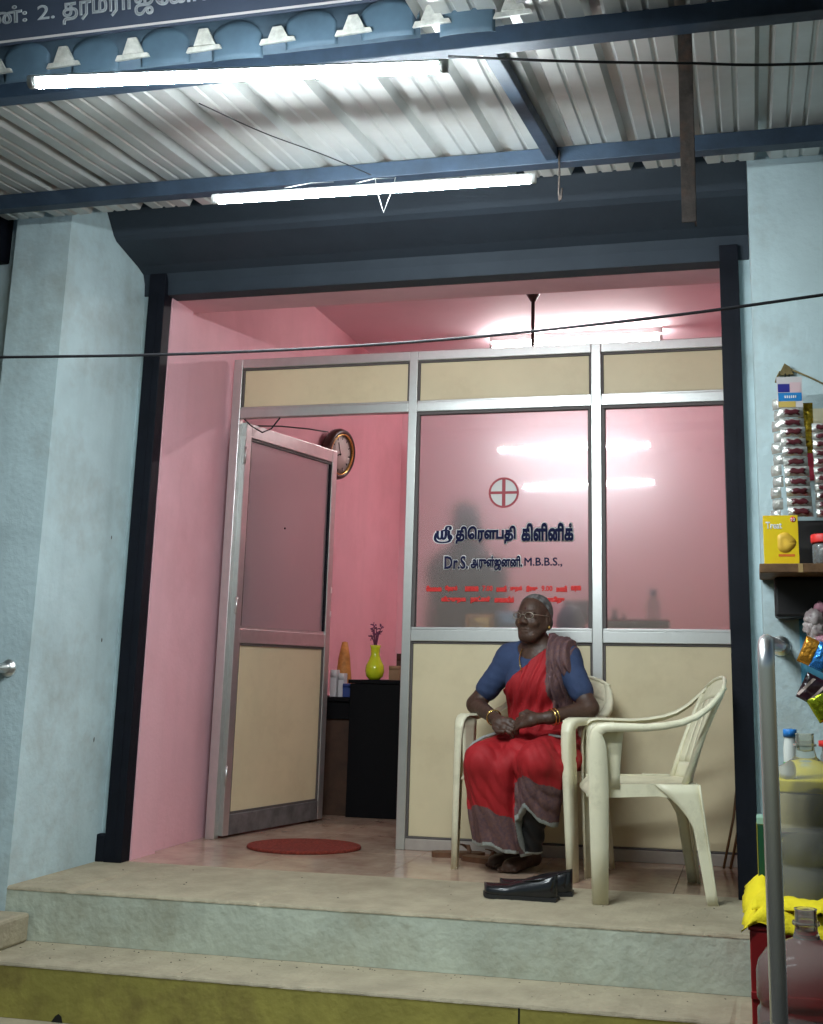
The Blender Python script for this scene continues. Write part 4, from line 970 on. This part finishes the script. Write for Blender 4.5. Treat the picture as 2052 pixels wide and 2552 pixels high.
# ------------------------------------------------------------------ goods of the next shop at the right edge
woodm = mat('dark_wood', (.15, .075, .03), .6, var=.35, vscale=14, bump=.2)
sf = thing('wooden_shelf', 'brown wooden shelf on the blue wall at the right edge', 'shelf', (2.95, YE, 1.17))
box('board', -.213, .85, -.30, -.001, 0, .030, woodm, sf, bev=.003)
box('bracket', -.165, .80, -.14, -.001, -.135, -.001, mat('black_wood', (.012, .010, .010), .6), sf, bev=.01)
box('back_board', -.10, .80, -.06, -.001, .031, .20, mat('black_wood', (.012, .010, .010), .6), sf)
tape = mat('packing_tape', (.42, .28, .12), .3); box('tape', -.09, -.075, -.3015, -.2995, .001, .029, tape, sf)
yb = thing('yellow_box', 'bright yellow snack carton standing on the brown shelf', 'box', (2.810, -.895, 1.201), 0)
ybm = mat('yellow_card', (.85, .66, .01), .4, col2=(.84, .50, .01), vscale=5)
carton = box('carton', -.0565, .0565, -.02, .02, 0, .163, ybm, yb, bev=.001)
text('lettering', 'Treat', wfilm, carton, -.048, .005, .118, .142, -.0203, .03, True, .0004)
lathe('price_disc', [(.0001, 0), (.0095, 0), (.0095, .0006), (.0001, .0007)], rfilm, carton, 20).matrix_local = Matrix.Translation((.041, -.0203, .149)) @ Matrix.Rotation(R(90), 4, 'X')
text('lettering', '10', wfilm, carton, .0345, .0475, .143, .155, -.0211, .02, True, .0003)
sheet('printed_flower', lambda u, v: (.014 + .030 * v * math.cos(u * 2 * math.pi) * (1 + .15 * math.cos(6 * math.pi * u)), -.0206, .072 + .034 * v * math.sin(u * 2 * math.pi)), 25, 3, mat('amber_print', (.70, .42, .04), .5), carton, th=.0001)
box('printed_bar', -.010, .042, -.0207, -.0203, .026, .034, mat('orange_print', (.72, .16, .02), .5), carton)
jr = thing('sweet_jar', 'small sweet jar with red lid on the shelf at the frame edge', 'jar', (2.952, -.90, 1.201))
lathe('jar_body', [(.001, 0), (.040, 0), (.043, .005), (.043, .062), (.036, .070), (.001, .070)], clear, jr, 24)
lathe('jar_lid', [(.001, .0705), (.046, .0705), (.047, .075), (.047, .096), (.044, .099), (.001, .099)], rfilm, jr, 24)
lathe('sweets', [(.001, .003), (.038, .003), (.038, .058), (.001, .061)], mat('toffee', (.20, .07, .03), .3, col2=(.45, .42, .40), vscale=60), jr, 20)
# strip sachets hanging from a hook strap
hg = thing('strap_hook', 'frayed tan strap hook nailed to the blue wall above the sachets', 'hook', (2.852, YE, 1.92))
strapm = mat('tan_strap', (.20, .15, .06), .8, var=.3, vscale=30)
mesh('strap_knot', [(-.022, -.016, -.014), (0, -.024, .028), (.018, -.02, .016), (.03, -.016, -.012), (-.022, -.002, -.014), (0, -.002, .028), (.018, -.002, .016), (.03, -.002, -.012)], [(0, 3, 2, 1), (4, 5, 6, 7), (0, 1, 5, 4), (1, 2, 6, 5), (2, 3, 7, 6), (3, 0, 4, 7)], strapm, hg)
tube('strap_end', [(-.016, -.014, .0), (-.028, -.02, -.025), (-.033, -.02, -.042)], .004, strapm, hg, 6); tube('strap_cord', [(.02, -.014, .008), (.09, -.016, -.028), (.30, -.016, -.15)], .0032, strapm, hg, 6)
tube('wire_hook', [(.002, -.02, -.01), (-.002, -.03, -.04), (-.003, -.05, -.075), (.004, -.075, -.085), (.010, -.085, -.06), (.013, -.09, -.03)], .0018, wire_m, hg, 6)
film = mat('silver_film', (.66, .66, .62), .18, metal=.55, bump=.6, bscale=70); clearfilm = mat('shiny_film', (.55, .54, .50), .15, metal=.3, bump=.6, bscale=60)
date = mat('maroon_print', (.10, .018, .025), .3, coat=.5)
hang = 'sachet strips hanging by the shelf'
def strip(label, x, y, ztop, zbot, w, lean, yaw, header, pm, drift=0.):
    t = thing('sachet_strip', label, 'sachets', (x, y, ztop), R(yaw), hang)
    Hh_ = ztop - zbot; n = 11
    if header:
        box('header_card', -w * .52, w * .52, -.003, .003, -.105, .005, whitebox, t)
        sheet('blue_print', lambda u, v: (-w*.48 + w*.96*u, -.0036, -.082 + .030*v), 2, 2, mat('blue_print', (.02, .22, .55), .4), t); sheet('navy_print', lambda u, v: (-w*.48 + w*.5*u, -.0036, -.050 + .03*v), 2, 2, mat('navy_print', (.03, .03, .25), .4), t)
        sheet('pink_print', lambda u, v: (.0 + w*.46*u, -.0036, -.050 + .035*v), 2, 2, mat('pink_print', (.70, .50, .52), .4), t); sheet('yellow_print', lambda u, v: (-w*.48 + w*.7*u, -.0036, -.104 + .021*v), 2, 2, mat('yellow_print', (.62, .45, .12), .4), t)
        for q in range(6): box('white_letter', -w*.22 + q*w*.085, -w*.22 + q*w*.085 + w*.05, -.0042, -.0037, -.071, -.062, wfilm, t)
        top = .105
    else: top = 0.
    sh_ = (Hh_ - top) / n
    for k in range(n):
        z0 = -top - sh_ * (k + 1); off = drift * (k + 1) / n
        def pil(u, v, s):
            a, b = 2*u-1, 2*v-1; th = .013 * (max(0, 1 - abs(a) ** 2.5) * max(0, 1 - b * b)) ** .5
            return (a * w / 2 + off, -s * th + .010 * (k % 2) + .003 * noise.noise((u * 7 + k, v * 5, x * 40)) + lean * (k / n), z0 + v * sh_ * 1.0)
        v1, f1 = grid_data(lambda u, v: pil(u, v, 1), 9, 6); v2, f2 = grid_data(lambda u, v: pil(u, v, -.5), 9, 6)
        s_ = mesh('sachet', v1 + v2, f1 + [tuple(i + 54 for i in q[::-1]) for q in f2], film if k % 3 else clearfilm, t, True)
        if pm:
            def con(u, v):
                p = Vector(pil(.20 + .62*u + .05 * math.sin(v*9 + k), .22 + .52*v + .07 * math.sin(u*11 + k*2), 1)); return p + Vector((0, -.0022, 0))
            sheet('contents', con, 9, 5, pm, s_, th=.0015)
strip('front sachet strip with blue header card and maroon contents', 2.862, -.80, 1.862, 1.372, .083, -.02, 4, True, date, .018)
strip('silver sachet strip hanging left of the blue header strip', 2.822, -.762, 1.80, 1.365, .046, -.01, -42, False, None, -.022)
strip('sachet strip hanging at the frame edge under the yellow packet', 2.962, -.79, 1.70, 1.37, .06, -.01, 6, False, date, .0)
yp = packet('narrow yellow packet tucked beside the front sachet strip', (2.914, -.765, 1.60), .05, .18, .012, foil('ochre_foil', (.55, .36, .03)), 0)
cp = thing('wall_poster', 'cream and crimson card on the wall behind the sachets', 'card', (2.99, YE - .004, 1.62))
box('card', -.075, .3, -.002, .002, .06, .16, mat('cream_card', (.72, .66, .46), .6), cp); box('crimson_band', -.075, .3, -.002, .002, -.10, .0595, mat('crimson_card', (.42, .03, .06), .6), cp)
# blue sheet, flower bag and foil packets below the shelf
bs = thing('blue_sheet', 'sky blue plastic sheet hanging under the shelf at the frame edge', 'sheet', (3.03, YE - .012, .80))
sheet('sheet', lambda u, v: (-.165 + .45*u, -.004*math.sin(u*14 + v*3), .26*v), 22, 6, mat('sky_blue_plastic', (.10, .36, .55), .35), bs, th=.001)
box('hem', -.165, .285, -.008, -.006, .245, .262, mat('sky_blue_plastic', (.10, .36, .55), .35), bs)
fb = thing('flower_bag', 'clear bag of pale pink blossoms hanging under the shelf', 'bag', (2.945, -.83, .965))
bagm = mat('milky_film', (.62, .55, .52), .25, col2=(.36, .26, .26), vscale=30, bump=.6, bscale=50)
for k in range(9):
    a, b = random.uniform(-.05, .06), random.uniform(-.02, .10); r_ = random.uniform(.022, .036)
    bm = bmesh.new(); bmesh.ops.create_icosphere(bm, subdivisions=3, radius=r_)
    for v_ in bm.verts: v_.co *= 1 + .5 * noise.noise(v_.co * 120 + Vector((k * 3, 0, 0))); v_.co += Vector((a, random.uniform(-.0, .0), b))
    from_bm('blossom', bm, bagm if k % 3 else mat('pink_blossom', (.55, .26, .32), .6), fb, True)
tube('bag_tie', [(-.012, 0, .01), (-.01, -.01, -.03), (.01, -.012, -.05)], .008, mat('straw', (.55, .45, .22), .7), fb, 6)
hangp = 'foil packets under the shelf'
packet('orange foil packet at the top of the packet cluster', (2.868, -.885, .880), .052, .088, .014, foil('orange_foil', (.85, .38, .05)), R(-5), R(24), hangp)
packet('bright blue foil packet between the orange and magenta packets', (2.905, -.895, .862), .052, .090, .014, foil('blue_foil', (.06, .30, .80)), R(-5), R(26), hangp)
packet('magenta foil packet at the frame edge', (2.948, -.90, .842), .055, .092, .014, foil('magenta_foil', (.55, .04, .42)), R(-5), R(24), hangp)
packet('dark brown biscuit packet with cream stripes', (2.878, -.905, .755), .095, .088, .014, mat('cocoa_wrap', (.035, .012, .018), .3, coat=.4), R(-4), R(28), hangp, stripes=[(.12, .22, mat('cream_print', (.62, .48, .42), .4)), (.55, .64, mat('cream_print', (.62, .48, .42), .4))])
packet('yellow green foil packet at the bottom of the cluster', (2.945, -.915, .715), .085, .085, .014, foil('green_foil', (.36, .42, .02)), R(-4), R(-30), hangp)
# red crates, yellow cloth, water jars
redm = mat('red_plastic', (.30, .012, .014), .45, var=.15)
def crate(label, x0, x1, y0, y1, z0, z1, m):
    t = thing('crate', label, 'crate', (x0, y0, z0)); w, d, h = x1 - x0, y1 - y0, z1 - z0
    for (a, b, c, e) in ((0, w, 0, .02), (0, w, d - .02, d), (0, .02, .02, d - .02), (w - .02, w, .02, d - .02)): box('crate_wall', a, b, c, e, .02, h, m, t, bev=.004)
    box('crate_base', 0, w, 0, d, 0, .02, m, t)
    for k in range(3): box('crate_rib', -.001, w + .001, -.006, -.0005, h * (.18 + .28 * k), h * (.18 + .28 * k) + .02, m, t, bev=.002)
    box('crate_lid', -.004, w + .004, -.004, d + .004, h + .001, h + .012, m, t, bev=.003)
    return t
crate('tall red crate under the yellow cloth', 2.672, 3.25, -1.30, -.70, ZG, .135, redm)
crate('low dark crate carrying the nearest water jar', 2.66, 3.20, -1.95, -1.45, ZG, -.245, woodm)
yc = thing('yellow_cloth', 'crumpled yellow cloth spread on the red crate', 'cloth', (2.97, -1.02, .147))
def clo(u, v):
    x = -.315 + .62 * u; y = -.36 + .70 * v; e = max(0, (-.262 - x) / .05, (-.27 - y) / .05); wob = noise.noise((x * 9, y * 9, 1.0)); fine = noise.noise((x * 30, y * 30, 5))
    z = .012 + .040 * abs(wob) + .010 * fine + .055 * math.exp(-((x + .265) / .06) ** 2) * (.7 + .5 * wob)
    z -= min(e, 1.0) * .040
    return (x + .012 * fine, max(y, -.36) if y > -.29 else -.292 + .008 * fine + .01 * wob, z)
sheet('cloth', clo, 46, 40, mat('yellow_cloth', (.82, .66, .012), .85, var=.08, bump=.3, bscale=120), yc, th=.002)
sheet('fold', lambda u, v: (-.29 + .20 * u + .02 * v, -.270 + .14 * v + .02 * math.sin(u * 5), .030 + .038 * math.sin(.4 + v * 2.6) + .012 * noise.noise((u * 9, v * 9, 2))), 16, 12, MATS['yellow_cloth'], yc, th=.003)
jarm = mat('milky_jar_plastic', (.92, .91, .82), .14, trans=.88, ior=1.10, var=.06)
def water_jar(label, loc, r, h, ringz):
    t = thing('water_jar', label, 'water jar', loc, 0, 'translucent water jars')
    nk = .027
    pr = [(.001, 0), (r * .93, 0), (r, .015)]
    for q in ringz: pr += [(r, h * q - .014), (r * .94, h * q - .006), (r * .94, h * q + .006), (r, h * q + .014)]
    pr += [(r, h * .70), (r * .96, h * .745), (r * .80, h * .80), (r * .50, h * .835), (nk * 1.25, h * .86), (nk * 1.05, h * .90), (nk, h * .99), (nk * 1.06, h), (nk * .9, h), (nk * .85, h * .9), (.001, h * .89)]
    lathe('jar_body', pr, jarm, t, 36)
    lathe('neck_ring', [(nk * 1.06, h * .925), (nk * 1.25, h * .925), (nk * 1.25, h * .94), (nk * 1.06, h * .94)], jarm, t, 24, ring=True)
    lathe('water', [(.001, .004), (r * .9, .006), (r * .92, h * .42), (.001, h * .42)], mat('still_water', (.80, .84, .78), .05, trans=.9, ior=1.2), t, 28)
water_jar('water jar standing on the yellow cloth behind the handrail', (2.852, -1.10, .170), .102, .50, (.25, .48))
water_jar('nearest water jar at the lower right corner in front of the yellow cloth', (2.815, -1.68, -.2325), .126, .50, (.30, .55))
# small bottles on the cloth beside the wall
t = bottle('white plastic bottle with blue cap behind the handrail', (2.812, -.97, .52), .022, .155, mat('white_bottle', (.70, .72, .66), .4), mat('bright_blue_cap', (.03, .22, .62), .4), neck=.8)
lathe('green_band', [(.0226, .035), (.0232, .036), (.0232, .055), (.0226, .056)], mat('green_band', (.02, .28, .04), .5), t, 20, ring=True)
gx = thing('tea_carton', 'dark green and yellow carton on the yellow cloth beside the shutter guide', 'box', (2.742, -.82, .170))
box('carton', -.04, .06, -.03, .05, 0, .20, mat('dark_green_card', (.006, .07, .03), .5), gx, bev=.002); box('yellow_edge', -.043, -.0405, -.031, .05, 0, .20, mat('dull_yellow_card', (.34, .30, .04), .5), gx); box('pale_lid', -.042, .062, -.032, .052, .201, .225, mat('pale_green_card', (.30, .50, .38), .5), gx, bev=.003)
yk = thing('carton_stack', 'pale carton under the white bottle behind the water jar', 'box', (2.86, -.93, .170)); box('carton', -.08, .14, -.06, .06, 0, .315, mat('cream_yellow_card', (.60, .52, .30), .6), yk, bev=.003); box('yellow_lid', -.082, .142, -.062, .062, .316, .349, mat('lemon_card', (.80, .66, .03), .5), yk, bev=.004)
bottle('pink bottle standing on the green carton behind the handrail', (2.750, -.80, .396), .018, .17, mat('pink_plastic', (.65, .16, .25), .4), mat('pale_pink_cap', (.62, .40, .38), .4))
bottle('red capped jar at the frame edge behind the water jar', (2.955, -.90, .52), .05, .12, clear, rfilm, neck=.9)
# bamboo sticks leaning by the right guide
for k, (dx, lb) in enumerate(((0, 'thin wooden stick leaning behind the right shutter guide'), (.03, 'second thin stick leaning beside the right shutter guide'))):
    t = thing('leaning_stick', lb, 'stick', (2.545 + dx, .735 - .5 * dx, 0)); tube('stick', [(0, 0, 0), (.05, .0, .22), (.075, .01, .40)], .006, woodm, t, 6)
